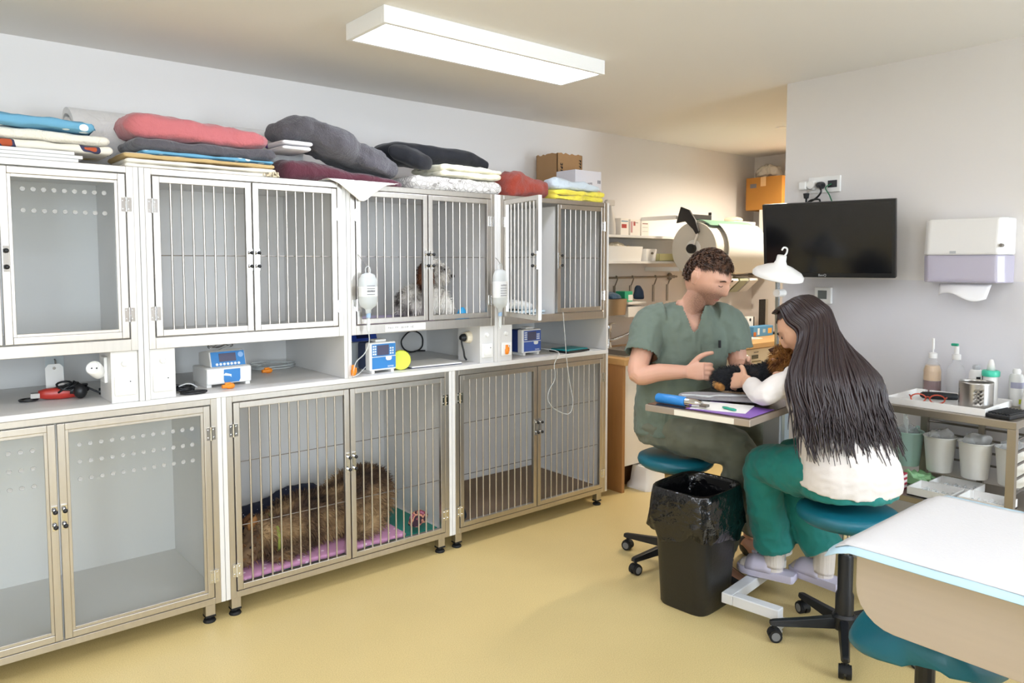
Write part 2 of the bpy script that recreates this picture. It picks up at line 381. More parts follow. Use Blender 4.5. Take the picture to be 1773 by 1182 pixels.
cage(XS[2]+.001, XS[3]-.001, UZ0, UZ1, 'upper barred cage holding the sitting brown and white dog', 7, to=SH1, group='upper row of cages')
CG4 = cage(XS[3]+.001, XS[4], UZ0, UZ1, 'upper barred cage with one door swung open below the yellow cloth', 7, to=SH1, open_left=R(103), group='upper row of cages')
XL = (-.165, 1.014, 2.18, 3.357)
LR = (.66, .385)
cage(XL[0], XL[1]-.001, LZ0, LZ1, 'lower glass-doored cage with three rows of vent holes, standing on the floor', 0, glass=True, legs=True, holes=(12, 3, .83, .065), group='lower row of cages')
cage(XL[1]+.001, XL[2]-.001, LZ0, LZ1, 'lower barred cage with the long-haired brown dog lying inside', 10, legs=True, rods=LR, group='lower row of cages')
cage(XL[2]+.001, XL[3], LZ0, LZ1, 'lower barred cage with a bare brown floor mat, next to the oak panel', 10, legs=True, rods=LR, group='lower row of cages')
tag(MB().box(XL[0], XL[3], FY-.002, YB-.004, SH0+.0005, SH1-.0005).build('shelf_board', M_WHITE, bev=.001, seg=1), 'long white shelf board between upper and lower cages carrying the infusion pumps', 'shelf')
# partition in the open cage
MB().box(.44, .452, .03, .655, .03, .66).build('partition', M_WHITE, CG4)
# ================================================================== soft goods on top of the cages
def fabric(name, col, rough=.95, bump=.25, bscale=220, var=.06, sheen=.3):
    m = mat(name, col, rough, bump=bump, bscale=bscale, var=var, vscale=14, sheen=sheen); nt = m.node_tree
    mp = [n for n in nt.nodes if n.type == 'MAPPING'][0]; b1 = [n for n in nt.nodes if n.type == 'BUMP'][0]
    n = nt.nodes.new('ShaderNodeTexNoise'); n.inputs['Scale'].default_value = 16; n.inputs['Detail'].default_value = 3; n.inputs['Distortion'].default_value = 1.2; nt.links.new(mp.outputs[0], n.inputs[0])
    b2 = nt.nodes.new('ShaderNodeBump'); b2.inputs['Strength'].default_value = .55; b2.inputs['Distance'].default_value = .02
    nt.links.new(n.outputs[0], b2.inputs['Height']); nt.links.new(b2.outputs[0], b1.inputs['Normal'])
    return m
def folds(o, amp, scale, seed, vert=1.0, keep=None):
    """cloth creases: ridged noise pushed along the normals"""
    me = o.data; me.calc_loop_triangles() if hasattr(me, 'calc_loop_triangles') else None
    ns = [v.normal.copy() for v in me.vertices]
    for v, n in zip(me.vertices, ns):
        p = v.co; w = N3((p.x, p.y, p.z*vert), scale, seed); r = 1-2*abs(w); w2 = N3((p.x, p.y, p.z), scale*2.3, seed+4)
        k = keep(p) if keep else 1
        v.co = p+n*(amp*(r*.7-.35+w2*.4))*k
    me.update(); return o
def soft_mesh(mb, x0, x1, y0, y1, z0, z1, seed=0, amp=.006, ex=.4, nx=64, nr=40, fr=7, warp=None):
    """one cushioned layer: superellipse section swept along x with rounded ends and wrinkles"""
    rs = []; cy, cz, ry, rz = (y0+y1)/2, (z0+z1)/2, (y1-y0)/2, (z1-z0)/2
    er = min(rz*1.2, (x1-x0)/4)
    xs = [x0+er*(1-math.cos(t*math.pi/8)) for t in range(4)]+[x0+er+(x1-x0-2*er)*i/(nx-1) for i in range(nx)]+[x1-er*(1-math.cos(t*math.pi/8)) for t in range(3, -1, -1)]
    for x in xs:
        d = min(x-x0, x1-x); k = 1 if d >= er else math.sqrt(max(0, 1-(1-d/er)**2))
        ky = 1-(1-k)*er/ry*.9; kz = max(.06, k)
        r = []
        for j in range(nr):
            a = 2*math.pi*j/nr; y = cy+ry*ky*sq(math.cos(a), ex); z = cz+rz*kz*sq(math.sin(a), ex)
            p = Vector((x, y, z)); w = N3(p, fr, seed)*amp+N3(p, fr*3, seed+5)*amp*.4
            wx = N3(p, fr*.7, seed+9)*amp*1.5
            q = Vector((x+wx*(.0 if 0 < d < er else .6), y+wx*sq(math.cos(a), .5), max(z0, z+w*(1 if math.sin(a) > -.3 else 0))))
            r.append(warp(q) if warp else q)
        rs.append(r)
    mb.rings(rs); return mb
def soft(name, x0, x1, y0, y1, z0, z1, m, label, cat='blanket', layers=1, seed=0, amp=.006, warp=None, jit=.01, group='folded textiles on top of the cages', ex=.4, fr=7, free=False):
    random.seed(seed); mb = MB(); t = (z1-z0)/layers
    for i in range(layers):
        j = [random.uniform(-jit, jit) for _ in range(3)]
        soft_mesh(mb, x0+j[0], x1+j[1], y0+abs(j[2])*.6, y1, z0+i*t+(.0 if i == 0 else -.001), z0+(i+1)*t, seed+i, amp, ex, warp=warp, fr=fr)
    o = folds(mb.build(name, m, smooth=True), amp*.9+.002, 9, seed+2, 1.6)
    for v in o.data.vertices: v.co.z = max(z0+.0004, v.co.z if free else min(v.co.z, z1-.0004)); v.co.y = min(v.co.y, y1+.002)
    return tag(o, label, cat, group)
def lump_mesh(mb, secs, seed=0, amp=.01, fr=9, nr=44, k=12, zmin=None, ex=.75, ridges=0):
    """secs: (centre, half width, half height[, tilt axis]) - a soft heap lofted along a path"""
    cs = spline([Vector(s[0]) for s in secs], k); n = len(cs)
    def ip(i, q):
        t = i/(n-1)*(len(secs)-1); a = min(int(t), len(secs)-2); f = t-a; f = f*f*(3-2*f); return secs[a][q]*(1-f)+secs[a+1][q]*f
    rs = []
    for i, c in enumerate(cs):
        d = cs[min(i+1, n-1)]-cs[max(i-1, 0)]; d.z *= .3; d.normalize(); u = Vector((-d.y, d.x, 0)).normalized(); v = d.cross(u); v = v if v.z > 0 else -v
        e = min(i, n-1-i)/(n-1)*2; cap = math.sqrt(1-(1-min(1, e*3.2+.05))**2)
        r = []
        for j in range(nr):
            a = 2*math.pi*j/nr
            p = c+u*ip(i, 1)*cap*sq(math.cos(a), ex)+v*ip(i, 2)*cap*sq(math.sin(a), ex)
            w = N3(p, fr, seed)*amp+N3(p, fr*2.7, seed+3)*amp*.5
            if ridges: w += math.sin(p.x*ridges+N3(p, 5, seed)*4)*amp*.35
            p = p+(p-c).normalized()*w
            if zmin is not None: p.z = max(zmin(p) if callable(zmin) else zmin, p.z)
            r.append(p)
        rs.append(r)
    return mb.rings(rs)
def lump(name, secs, m, label, cat='blanket', group='folded textiles on top of the cages', **k):
    o = folds(lump_mesh(MB(), secs, **k).build(name, m, smooth=True), min(.014, k.get('amp', .01)*.8), 11, k.get('seed', 0)+1); zm = k.get('zmin')
    if zm is not None:
        for v in o.data.vertices: v.co.z = max(v.co.z, (zm(v.co) if callable(zm) else zm)+.0004)
    return tag(o, label, cat, group)
TOP = 1.8655
m_cream = fabric('cream_fleece', '#e9e2d3')
m_pawblue = pattern_mat('blue_paw_fleece', '#6ba6c6', [(.0, .27, '#e8f2f5')], scale=17, kind='voronoi')
m_print = pattern_mat('cream_printed_fabric', '#ece4d4', [(.62, .66, '#3b3a55'), (.66, .8, '#b4532f'), (.2, .34, '#e6cf8d')], scale=7)
m_pink = fabric('coral_fleece', '#c87074', var=.08)
m_dgrey = fabric('charcoal_fleece', '#57545a')
m_stripe = pattern_mat('cream_tan_striped', '#efe8da', [(.72, 1.1, '#c9ac78')], scale=6, kind='stripe')
m_fuzzy = fabric('dark_grey_plush', '#58555a', 1, .7, 160, .25)
m_velvet = mat('black_velvet', '#0e1018', .85, bump=.15, bscale=60, sheen=.15, var=.3, vscale=9)
m_leo = pattern_mat('leopard_fleece', '#dedad3', [(.03, .10, '#8d8881')], scale=34, kind='ring')
m_rust = fabric('rust_terry', '#a23a23', 1, .8, 260, .25)
m_yellow = fabric('yellow_fleece', '#f3e24f')
m_pale = fabric('pale_blue_fleece', '#cfdbe4')
m_ivory = fabric('ivory_fleece', '#efe9cf')
m_maroon = fabric('maroon_fabric', '#592733')
# flat white boards under the left pile
for i, (a, b) in enumerate(((-.16, .53), (-.16, .545), (-.15, .52))):
    tag(MB().box(a, b, 3.10+.006*i, 3.62, TOP+.0005+i*.0135, TOP+.0125+i*.0135).build('spare_shelf', M_WHITE, bev=.001, seg=1),
        ('lowest', 'middle', 'topmost')[i]+' thin white board in the flat stack under the printed blankets', 'board', 'white boards under the printed blankets')
BT = TOP+.041
soft('printed_blanket', -.14, .645, 3.13, 3.41, BT, BT+.033, m_print, 'cream blanket printed in red and navy lying on the white boards', seed=2, layers=1, amp=.004)
soft('cream_blanket', -.14, .655, 3.14, 3.41, BT+.034, BT+.075, m_cream, 'cream blanket folded between the printed one and the blue paw fleece', seed=4, amp=.006)
soft('paw_blanket', -.14, .59, 3.12, 3.40, BT+.076, BT+.122, m_pawblue, 'sky blue fleece with white paw prints topping the left pile', seed=6, amp=.009, free=True, warp=lambda p: Vector((p.x, p.y, p.z-.012*max(0, (p.x-.3)/.3))) if p.z > BT+.095 else p)
# rolled white duvet
rl = MB(); prof = []
turns, n0 = 2.6, 90
inner = [];
for i in range(n0+1):
    a = i/n0*turns*2*math.pi; r = .05+.105*i/n0; inner.append((r, a))
def roll_ring(x, wob):
    pts = []
    for r, a in inner: pts.append((x+wob*math.sin(a*2)*.006, 3.592+math.cos(a+2.2)*r, TOP+.158+math.sin(a+2.2)*r*.98))
    for r, a in reversed(inner): pts.append((x+wob*math.sin(a*2)*.006, 3.592+math.cos(a+2.2)*(r-.026), TOP+.158+math.sin(a+2.2)*(r-.026)*.98))
    return pts
rl.rings([roll_ring(.575+(1.55-.575)*i/8, 1 if i in (0, 8) else .3) for i in range(9)])
tag(rl.build('rolled_duvet', fabric('white_quilt', '#e8e5e3', bump=.15, bscale=30), smooth=True, auto=60), 'thick white rolled-up duvet lying against the wall behind the pink blanket', 'duvet')
# pile with the pink blanket
st = soft('striped_towel_stack', .69, 1.275, 3.115, 3.40, TOP, TOP+.058, m_stripe, 'cream towel with tan stripes folded flat under the grey blanket', 'towel', layers=3, seed=11, amp=.003, jit=.012)
random.seed(5); fr = MB()
for i in range(26):
    x = 1.225+random.random()*.05; y = 3.11+random.random()*.05; z = TOP+.012+random.random()*.035
    fr.tube([(x, y+.03, z), (x+random.uniform(-.01, .03), y-.004, z-.005), (x+random.uniform(-.01, .04), y-.016-random.random()*.01, max(TOP+.004, z-.03))], .0035, 5)
fr.build('fringe', fabric('beige_fringe', '#d9c9a8'), st, smooth=True)
soft('paw_throw', .76, 1.27, 3.125, 3.39, TOP+.059, TOP+.076, m_pawblue, 'blue paw-print throw showing as a thin edge under the charcoal blanket', seed=14, amp=.003)
soft('charcoal_blanket', .71, 1.30, 3.125, 3.40, TOP+.077, TOP+.122, m_dgrey, 'charcoal grey blanket folded beneath the coral pink one', seed=15, amp=.008)
soft('pink_blanket', .70, 1.262, 3.13, 3.40, TOP+.123, TOP+.232, m_pink, 'coral pink fleece blanket folded thick on top of the pile', free=True, seed=17, amp=.013, layers=1, fr=5, ex=.55, warp=lambda p: Vector((p.x, p.y, TOP+.123+(p.z-TOP-.123)*(1.0-.38*max(0, (p.x-.8)/.46)))))
# bundle with the plush blanket
lump('maroon_blanket', [((1.335, 3.27, TOP+.055), .09, .05), ((1.48, 3.28, TOP+.05), .11, .05), ((1.72, 3.28, TOP+.035), .11, .035), ((1.97, 3.25, TOP+.02), .09, .02)], m_maroon, 'maroon blanket bundled underneath the dark grey plush blanket', zmin=TOP, seed=21, amp=.01)
b = MB()
for i, (z, x1) in enumerate(((TOP+.145, 1.46), (TOP+.168, 1.47))): soft_mesh(b, 1.325, x1, 3.15, 3.36, z-.011, z+.011, 30+i, .003)
o = tag(b.build('white_purple_sheet', pattern_mat('white_purple_cloth', '#e6e3e4', [(.6, .68, '#6a4b8f')], scale=5), smooth=True), 'white sheet with purple edging folded into the maroon bundle', 'sheet', 'folded textiles on top of the cages')
lump('plush_blanket', [((1.335, 3.27, TOP+.235), .10, .045), ((1.46, 3.29, TOP+.235), .15, .058), ((1.62, 3.27, TOP+.185), .165, .075), ((1.78, 3.27, TOP+.135), .14, .062), ((1.95, 3.24, TOP+.09), .08, .04)], m_fuzzy, 'dark grey plush blanket thrown in a heap over the maroon bundle', seed=23, amp=.026, fr=8, ridges=22, zmin=lambda q: TOP+(.186 if q.x < 1.49 else (.145-.095*min(1, max(0, (q.x-1.49)/.45)))))
# white cloth hanging over the cage front
def drape(name, m, label, x0, x1, ztop, tipx, tipz, seed):
    mb = MB(); nu, nv = 18, 20; top = []; bot = []
    for i in range(nu+1):
        u = i/nu; row = []
        L = .012+(ztop-tipz)*max(0, 1-abs((x0+(x1-x0)*u)-tipx)/(.5*(x1-x0)))
        for j in range(nv+1):
            s = (j/nv)*(.085+L)-.085; x = x0+(x1-x0)*u+N3((u*3, j*.2, 0), 1, seed)*.006
            if s < -.005: y, z = 3.062-s, ztop+.004*math.sin(u*9+s*20)*min(1, -s*8)
            else: y, z = 3.058+N3((x*9, s*9, 1), 1, seed)*.006, ztop-max(0, s-.0)
            row.append(Vector((x+(tipx-x)*max(0, s)/(.001+L)*.35, y, max(z, tipz))))
        top.append(row)
    mb.rings([r+[p+Vector((0, .004 if k > 9 else 0, -.004 if k <= 9 else 0)) for k, p in reversed(list(enumerate(r)))] for r in top])
    return tag(mb.build(name, m, smooth=True), label, 'cloth', 'folded textiles on top of the cages')
drape('white_cloth', fabric('white_cotton', '#eae6df', bump=.1), 'white cloth slipping out of the bundle and hanging down over the cage front', 1.49, 1.86, TOP+.012, 1.66, 1.785, 3)
# black velvet pile
soft('leopard_blanket', 1.99, 2.56, 3.115, 3.45, TOP, TOP+.075, m_leo, 'grey and white leopard-print blanket folded under the black one', seed=31, amp=.008, layers=1, ex=.5)
soft('ivory_blanket', 2.15, 2.545, 3.12, 3.42, TOP+.076, TOP+.142, m_ivory, 'ivory blanket with yellow edge folded on the leopard-print blanket', seed=33, amp=.008, layers=2, jit=.006)
vb = MB(); VF = lambda q: TOP+(.146 if 2.12 < q.x < 2.575 else .079)
lump_mesh(vb, [((1.90, 3.38, TOP+.205), .09, .04), ((2.03, 3.36, TOP+.20), .14, .055), ((2.2, 3.36, TOP+.198), .17, .05), ((2.4, 3.36, TOP+.193), .19, .05), ((2.53, 3.34, TOP+.165), .17, .035), ((2.575, 3.32, TOP+.13), .12, .03)], seed=35, amp=.014, fr=7, zmin=VF)
lump_mesh(vb, [((2.0, 3.29, TOP+.20), .12, .04), ((2.04, 3.20, TOP+.16), .075, .045), ((2.07, 3.13, TOP+.125), .05, .03)], seed=36, amp=.012, zmin=VF)
tag(vb.build('velvet_blanket', m_velvet, smooth=True), 'black velvet blanket draped over the leopard-print and ivory ones', 'blanket', 'folded textiles on top of the cages')
lump('rust_towel', [((2.60, 3.24, TOP+.06), .10, .06), ((2.70, 3.25, TOP+.075), .13, .075), ((2.80, 3.24, TOP+.055), .12, .05), ((2.91, 3.24, TOP+.05), .11, .05)], m_rust, 'rust red terry towel bunched up between the leopard and yellow blankets', 'towel', zmin=TOP, seed=38, amp=.02, fr=13, ex=.6)
soft('yellow_blanket', 2.925, 3.335, 3.10, 3.215, TOP, TOP+.062, m_yellow, 'bright yellow fleece folded at the end of the cage top', seed=41, amp=.01, layers=2, jit=.01)
soft('pale_blue_blanket', 2.92, 3.30, 3.095, 3.21, TOP+.063, TOP+.128, m_pale, 'pale blue fleece lying on the yellow one', free=True, seed=43, amp=.012, layers=1, ex=.6, warp=lambda p: Vector((p.x, p.y, TOP+.063+(p.z-TOP-.063)*(1-.55*max(0, (p.x-3.0)/.32)))))
# boxes at the end of the cage top
def carton(name, x0, x1, y0, y1, z0, z1, m, label, torn=False, group='boxes on the cage top'):
    t = thing(name, label, 'box', ((x0+x1)/2, (y0+y1)/2, z0), 0, group); a, b, h = (x1-x0)/2, (y1-y0)/2, z1-z0
    mb = MB()
    if torn:
        random.seed(9); n = 12
        def wall(p0, p1, nx, ny):
            pts = [(p0[0]+(p1[0]-p0[0])*i/n, p0[1]+(p1[1]-p0[1])*i/n) for i in range(n+1)]
            tops = [h-.004-random.random()*.012 for _ in pts]
            mb.rings([[(x, y, 0), (x, y, tops[i]), (x+nx, y+ny, tops[i]), (x+nx, y+ny, 0)] for i, (x, y) in enumerate(pts)])
        wall((-a, -b), (a, -b), 0, .004); wall((-a, b-.004), (a, b-.004), 0, .004); wall((-a, -b), (-a, b), .004, 0); wall((a-.004, -b), (a-.004, b), .004, 0)
        mb.box(-a, a, -b, b, 0, .004)
    else: mb.box(-a, a, -b, b, 0, h)
    mb.build('carton', m, t, bev=0 if torn else .002)
    return t
cb = carton('cardboard_box', 3.20, 3.425, 3.42, 3.62, TOP, 2.21, M_CARD, 'brown cardboard box with a torn open top by the wall', torn=True)
m_ink = mat('black_print', '#1d1b1a', .7)
print_marks('printed_text', 7, .03, m_ink, cb, (-.085, -.1002, .2), (R(90), R(90), 0), 1, .22)
print_marks('printed_text', 11, .027, m_ink, cb, (.082, -.1002, .2), (R(90), R(90), 0), 2, .18, (7,))
pb = carton('peach_box', 3.205, 3.425, 3.228, 3.39, TOP, TOP+.085, mat('peach_card', '#dcae82', .7), 'peach coloured box under the white carton')
wbx = carton('white_carton', 3.20, 3.43, 3.226, 3.395, TOP+.0855, TOP+.205, mat('white_card', '#dcd8dc', .6), 'white printed carton on the peach box')
mat('grey_print', '#6c6a70', .7); print_marks('printed_text', 7, .018, MATS['grey_print'], wbx, (-.01, -.0849, .03), (R(90), R(-8), 0), 3)
for dx in (0.085, .1): MB().box(dx-.004, dx+.004, -.0858, -.085, .045, .065).build('printed_mark', MATS['grey_print'], wbx)
# reposition: peach box sits behind the yellow blanket's end
cb.location.x += .06; cb.location.y += .03

# ================================================================== things in the niche
NZ = SH1    # niche floor
m_swplate = mat('switch_white', '#f2f1ee', .3)
def control_box(x0, x1, label):
    t = thing('socket_box', label, 'socket box', ((x0+x1)/2, FY+.012, NZ), 0, 'white socket boxes under the upper cages'); a = (x1-x0)/2
    MB().box(-a, a, 0, .20, 0, UZ0-NZ-.001).build('housing', M_WHITE, t, bev=.001, seg=1)
    p = MB().box(-.037, .037, -.009, 0, .028, .102).build('cover_plate', m_swplate, t, bev=.004, seg=3)
    MB().box(-.026, .026, -.013, -.008, .04, .092).build('rocker', m_swplate, p, bev=.002)
    MB().cyl((.016, -.0145, .081), (.016, -.012, .081), .0025, n=8).build('indicator', M_BLACK, p)
    MB().lathe([(0, -.012), (.009, -.011), (.012, -.003), (.012, 0), (0, 0)], (0, 0, .150), 16, axis='y').build('dial', m_swplate, t, auto=40)
    return t
B1 = control_box(.612, .706, 'white socket box with rocker plate next to the red clipper')
B2 = control_box(.748, .842, 'white socket box with rocker plate next to the blue-fronted pump')
B3 = control_box(2.372, 2.462, 'white socket box with rocker plate beside the clipboard')
B4 = control_box(2.504, 2.594, 'white socket box carrying an orange clip beside the pump with black cables')
# socket on the flank of the first box, twin adaptor
t = thing('wall_socket', 'white round power socket with adaptor on the socket box side by the clipper', 'socket', (.6115, 3.19, 1.09))
MB().box(-.012, 0, -.035, .035, -.05, .05).build('plate', m_swplate, t, bev=.003)
ad = MB().lathe([(0, 0), (.024, 0), (.026, .012), (.028, .05), (.026, .055), (.022, .055), (.022, .045), (0, .045)], n=20).build('adaptor', m_swplate, t, auto=40)
ad.rotation_euler = (R(58), 0, R(-35)); ad.location = (-.025, -.012, -.012)
for s in (-1, 1): MB().cyl((s*.009, 0, .044), (s*.009, 0, .0465), .0028, n=8).build('contact_hole', M_BLACK, ad)
# hook plate on the back
t = thing('wall_plate', 'small clear plate with a key hook on the niche back by the clipper', 'hook', (.52, 3.752, 1.06))
MB().box(-.035, .035, -.004, 0, -.05, .05).build('plate', mat('pale_plate', '#dfe6e6', .3), t)
MB().tube([(0, -.004, .02), (0, -.02, .015), (0, -.022, -.005), (0, -.012, -.012)], .003, 6).build('hook', M_STEELD, t)
o = tag(MB().prism([(-.032, 0), (.032, 0), (.032, .115), (.02, .13), (-.02, .13), (-.032, .115)], 'y', 0, .006).build('white_tag', M_WPLAST, bev=.001), 'white plastic tag with a hole leaning in the niche behind the clipper', 'tag'); o.location = (.475, 3.42, NZ); o.rotation_euler = (R(-10), 0, 0)
MB().lathe([(0, -.001), (.006, -.001), (.006, .0), (0, .0)], (0, -.0, .113), 10, axis='y').build('eyelet', M_STEELD, o)
# clipper
c0 = atZ(106, 690, NZ)
t = thing('pet_clipper', 'red and black pet clipper with its coiled black cord', 'clipper', (c0.x, c0.y, NZ), R(-8))
MB().rings([[(x, y*w, .024+z*h) for y, z in ((-1, -.6), (-.6, -1), (.6, -1), (1, -.6), (1, .6), (.6, 1), (-.6, 1), (-1, .6))] for x, w, h in ((-.075, .016, .014), (-.05, .021, .02), (0, .023, .023), (.05, .02, .02), (.075, .014, .014))]).build('body', mat('red_plastic', '#b3352b', .35), t, smooth=True)
MB().rings([[(x, y*w, .032+z*h) for y, z in ((-1, -.6), (-.6, -1), (.6, -1), (1, -.6), (1, .6), (.6, 1), (-.6, 1), (-1, .6))] for x, w, h in ((-.03, .012, .012), (.0, .02, .02), (.05, .022, .022), (.09, .018, .016))]).build('grip', M_BLACK, t, smooth=True)
MB().box(-.1, -.07, -.018, .018, .012, .03).build('blade', M_STEELD, t)
ring = [(-.098+.03*math.cos(a)-.01, .03*math.sin(a), .006) for a in [i*math.pi/8 for i in range(17)]]
MB().tube(ring, .004, 6).build('hanging_loop', M_BLACK, t, smooth=True)
co = []
for i in range(60): a = i*.55; co.append((.04+.045*math.cos(a)*.6+.03*math.sin(i*.1), -.012+.02*math.sin(a), .012+.035*abs(math.sin(i*.23))+i*.0004))
co += [(.1, .01, .03), (.13, .0, .014), (.16, -.005, .012)]
MB().tube([(x, y, z) for x, y, z in co], .0042, 6).build('cord', M_BLACK, t, smooth=True)
MB().lathe([(0, 0), (.013, 0), (.016, .02), (.012, .03), (.006, .055), (0, .055)], (0, 0, 0), 12, axis='x').build('plug', M_BLACK, t, auto=50).location = (.13, -.005, .018)
MB().sphere((.065, -.045, .03), (.024, .022, .028)).build('charger', M_BLACK, t, smooth=True)
# ---- infusion pumps
m_pumpb = mat('pump_blue', '#2f7fc4', .35); m_pumpd = mat('pump_navy', '#1f3d8f', .35); m_scr = mat('lcd_screen', '#5a5a72', .15); m_scrd = mat('lcd_dark', '#10173a', .12); m_white = M_WPLAST
m_btn = mat('button_white', '#e9eef5', .4); m_shell = mat('pump_shell', '#39435f', .4)
def pump_tall(loc, rz, label, front='#3f86c9', shell=None):
    """boxy syringe pump: white front, screen with button columns, blue lower panel"""
    t = thing('infusion_pump', label, 'infusion pump', loc, rz, 'infusion pumps'); W, H, D = .152, .150, .11
    MB().box(-W/2, W/2, .0, .045, .012, H).build('front_housing', m_white, t, bev=.009, seg=3)
    MB().box(-W/2+.006, W/2-.006, .045, .045+D*.7, .014, H-.004).build('rear_housing', shell or m_shell, t, bev=.008, seg=3)
    MB().box(-W/2+.012, W/2-.006, -.0025, .002, .082, H-.008).build('display_panel', mat('pump_face_'+front, front, .35), t, bev=.001)
    MB().box(-.037, .030, -.004, .0, .087, H-.014).build('screen', m_scr, t)
    for sx in (-.057, -.046, .04, .053):
        for k in range(4):
            if sx > 0 and k == 3: continue
            MB().box(sx-.004, sx+.004, -.0045, -.002, .09+k*.0125, .098+k*.0125).build('button', m_btn, t)
    MB().box(-W/2+.012, W/2-.006, -.0025, .002, .022, .078).build('door_panel', mat('pump_door_'+front, front, .3), t, bev=.001)
    MB().prism([(.012, .078), (.045, .078), (.045, .066), (.038, .06), (.019, .06), (.012, .066)], 'y', -.006, .0).build('latch', m_white, t, bev=.001)
    print_marks('brand_text', 5, .010, m_btn, t, (.04, -.0026, .027), (R(90), 0, 0), 4)
    MB().box(-.03, .03, .02, .07, H, H+.012).build('handle', m_white, t, bev=.003)
    for sx in (-.055, .055): MB().box(sx-.008, sx+.008, .005, .1, 0, .014).build('foot', m_white, t)
    return t
# low pump with tilted blue keypad
p0 = atZ(398, 668, NZ)
t = thing('infusion_pump', 'white infusion pump with a tilted blue keypad and a blue front badge', 'infusion pump', (p0.x, p0.y, NZ), R(4), 'infusion pumps')
MB().prism([(0, .012), (.16, .012), (.16, .085), (.012, .085), (-.004, .08)], 'x', -.098, .098).build('base_housing', m_white, t, bev=.006, seg=3)
hd = MB().prism([(.012, .085), (.15, .085), (.15, .14), (.058, .155), (.03, .150)], 'x', -.075, .082).build('head_housing', m_white, t, bev=.005, seg=2)
th = math.atan2(.065, .018)
kp = bpy.data.objects.new('keypad', None); COL.objects.link(kp); kp.parent = t; kp.location = (.003, .0205, .118); kp.rotation_euler = (th-R(90)+R(90)-R(0), 0, 0)
kp.rotation_euler = (R(75), 0, 0)
MB().box(-.074, .074, -.032, .032, 0, .003).build('keypad_plate', m_pumpb, kp, bev=.001)
MB().box(-.04, .034, -.012, .024, .003, .0045).build('screen', m_scr, kp)
for k in range(7): MB().cyl((-.052+k*.016, -.023, .003), (-.052+k*.016, -.023, .005), .0058, n=12).build('button', m_btn, kp)
MB().cyl((.056, .014, .003), (.056, .014, .005), .012, n=16).build('dial', mat('pump_dial', '#8fb7e6', .3), kp)
MB().prism([(-.032, .018), (.03, .018), (.036, .03), (.036, .075), (-.036, .075), (-.036, .03)], 'y', -.0045, .002).build('front_badge', m_pumpb, t, bev=.001).location = (.01, -.001, 0)
MB().prism([(-.03, .05), (.0, .045), (.006, .04), (.006, .052), (-.02, .06)], 'y', -.006, -.004).build('badge_mark', m_btn, t).location = (.0, 0, 0)
for sx in (-.085, .085): MB().box(sx-.01, sx+.01, .01, .14, 0, .014).build('foot', m_white, t)
# wire holder on top
wr = []
for i in range(40): a = i*.5; wr.append((.0+.055*math.cos(a*.5), .09+.012*math.sin(a), .17+.008*math.sin(a*1.3)))
MB().tube([(-.05, .09, .139)]+wr, .0018, 5).build('wire_clip', M_STEELD, t)
p1 = atZ(664, 645, NZ)
PB = pump_tall((p1.x, p1.y, NZ), R(3), 'white infusion pump with blue door beside the yellow tape roll')
p2 = atZ(921, 614, NZ)
PC = pump_tall((p2.x, p2.y, NZ), R(2), 'white and indigo infusion pump with black cables, next to the teal case', '#4462b0', mat('pump_shell_blue', '#2c3f7d', .4))
# small pump stacked behind
q = Vector((p1.x+.005, p1.y+.20, NZ))
t = thing('infusion_pump', 'small infusion pump with a navy display standing behind the boxy one', 'infusion pump', q, 0, 'infusion pumps')
MB().box(-.09, .085, 0, .13, .0, .135).build('housing', mat('pump_grey', '#c9cfd2', .4), t, bev=.008, seg=3)
MB().prism([(-.008, .137), (.06, .16), (.075, .205), (.02, .205)], 'x', -.07, .075).build('display_head', m_pumpd, t, bev=.005)
sc = MB().box(-.042, .036, -.0015, .0015, -.02, .02).build('screen', m_scrd, t); sc.location = (0, .0045, .172); sc.rotation_euler = (R(-22), 0, 0)
# tape roll
tr = tag(MB().lathe([(.022, -.014), (.047, -.014), (.05, -.008), (.05, .008), (.047, .014), (.022, .014), (.02, 0)], n=32, axis='y').build('tape_roll', mat('lime_tape', '#d9e04a', .5, bump=.1, bscale=50), auto=50), 'lime yellow bandage tape roll leaning beside the boxy pump', 'tape roll')
tp = atZ(694, 640, NZ); tr.location = (tp.x, tp.y, NZ+.05); tr.rotation_euler = (0, 0, R(-25))
# clipboard with papers
cbp = atZ(738, 630, NZ)
t = thing('clipboard', 'dark blue clipboard holding white forms on the niche shelf', 'clipboard', (cbp.x, cbp.y, NZ), R(-3))
MB().box(-.155, .155, -.11, .11, 0, .004).build('board', mat('navy_board', '#26304e', .5), t, bev=.002)
MB().box(-.148, .15, -.112, .10, .0045, .010).build('forms', M_PAPER, t)
MB().box(-.152, -.135, -.03, .03, .010, .018).build('clip', M_CHROME, t, bev=.002)
# clear canister lying behind, black cable loop
cn = atZ(733, 610, NZ)
t = thing('clear_canister', 'clear plastic canister lying on its side behind the cable loop', 'canister', (cn.x, cn.y+.22, NZ+.048))
MB().lathe([(.045, -.07), (.047, .06), (.04, .07), (.036, .07), (.042, .06), (.042, -.066), (0, -.066), (0, -.07)], n=24, axis='x').build('shell', film_mat('clear_rigid', '#dfe8ea', .35, .15), t, auto=40)
MB().lathe([(.0465, -.055), (.049, -.055), (.049, -.04), (.0465, -.04)], n=24, axis='x').build('lid_ring', M_WPLAST, t)
cl = atZ(722, 612, NZ)
lp = [(cl.x+.075*math.cos(a), cl.y+.06+.02*math.sin(a*2), NZ+.068+.062*math.sin(a)) for a in [i*math.pi/12-1.2 for i in range(25)]]
lp = [(cl.x-.02, cl.y+.09, NZ+.006), (cl.x+.01, cl.y+.075, NZ+.006)]+lp+[(cl.x+.09, cl.y+.08, NZ+.006)]
lp = [(x_, min(y_, 3.73), z_) for x_, y_, z_ in lp]
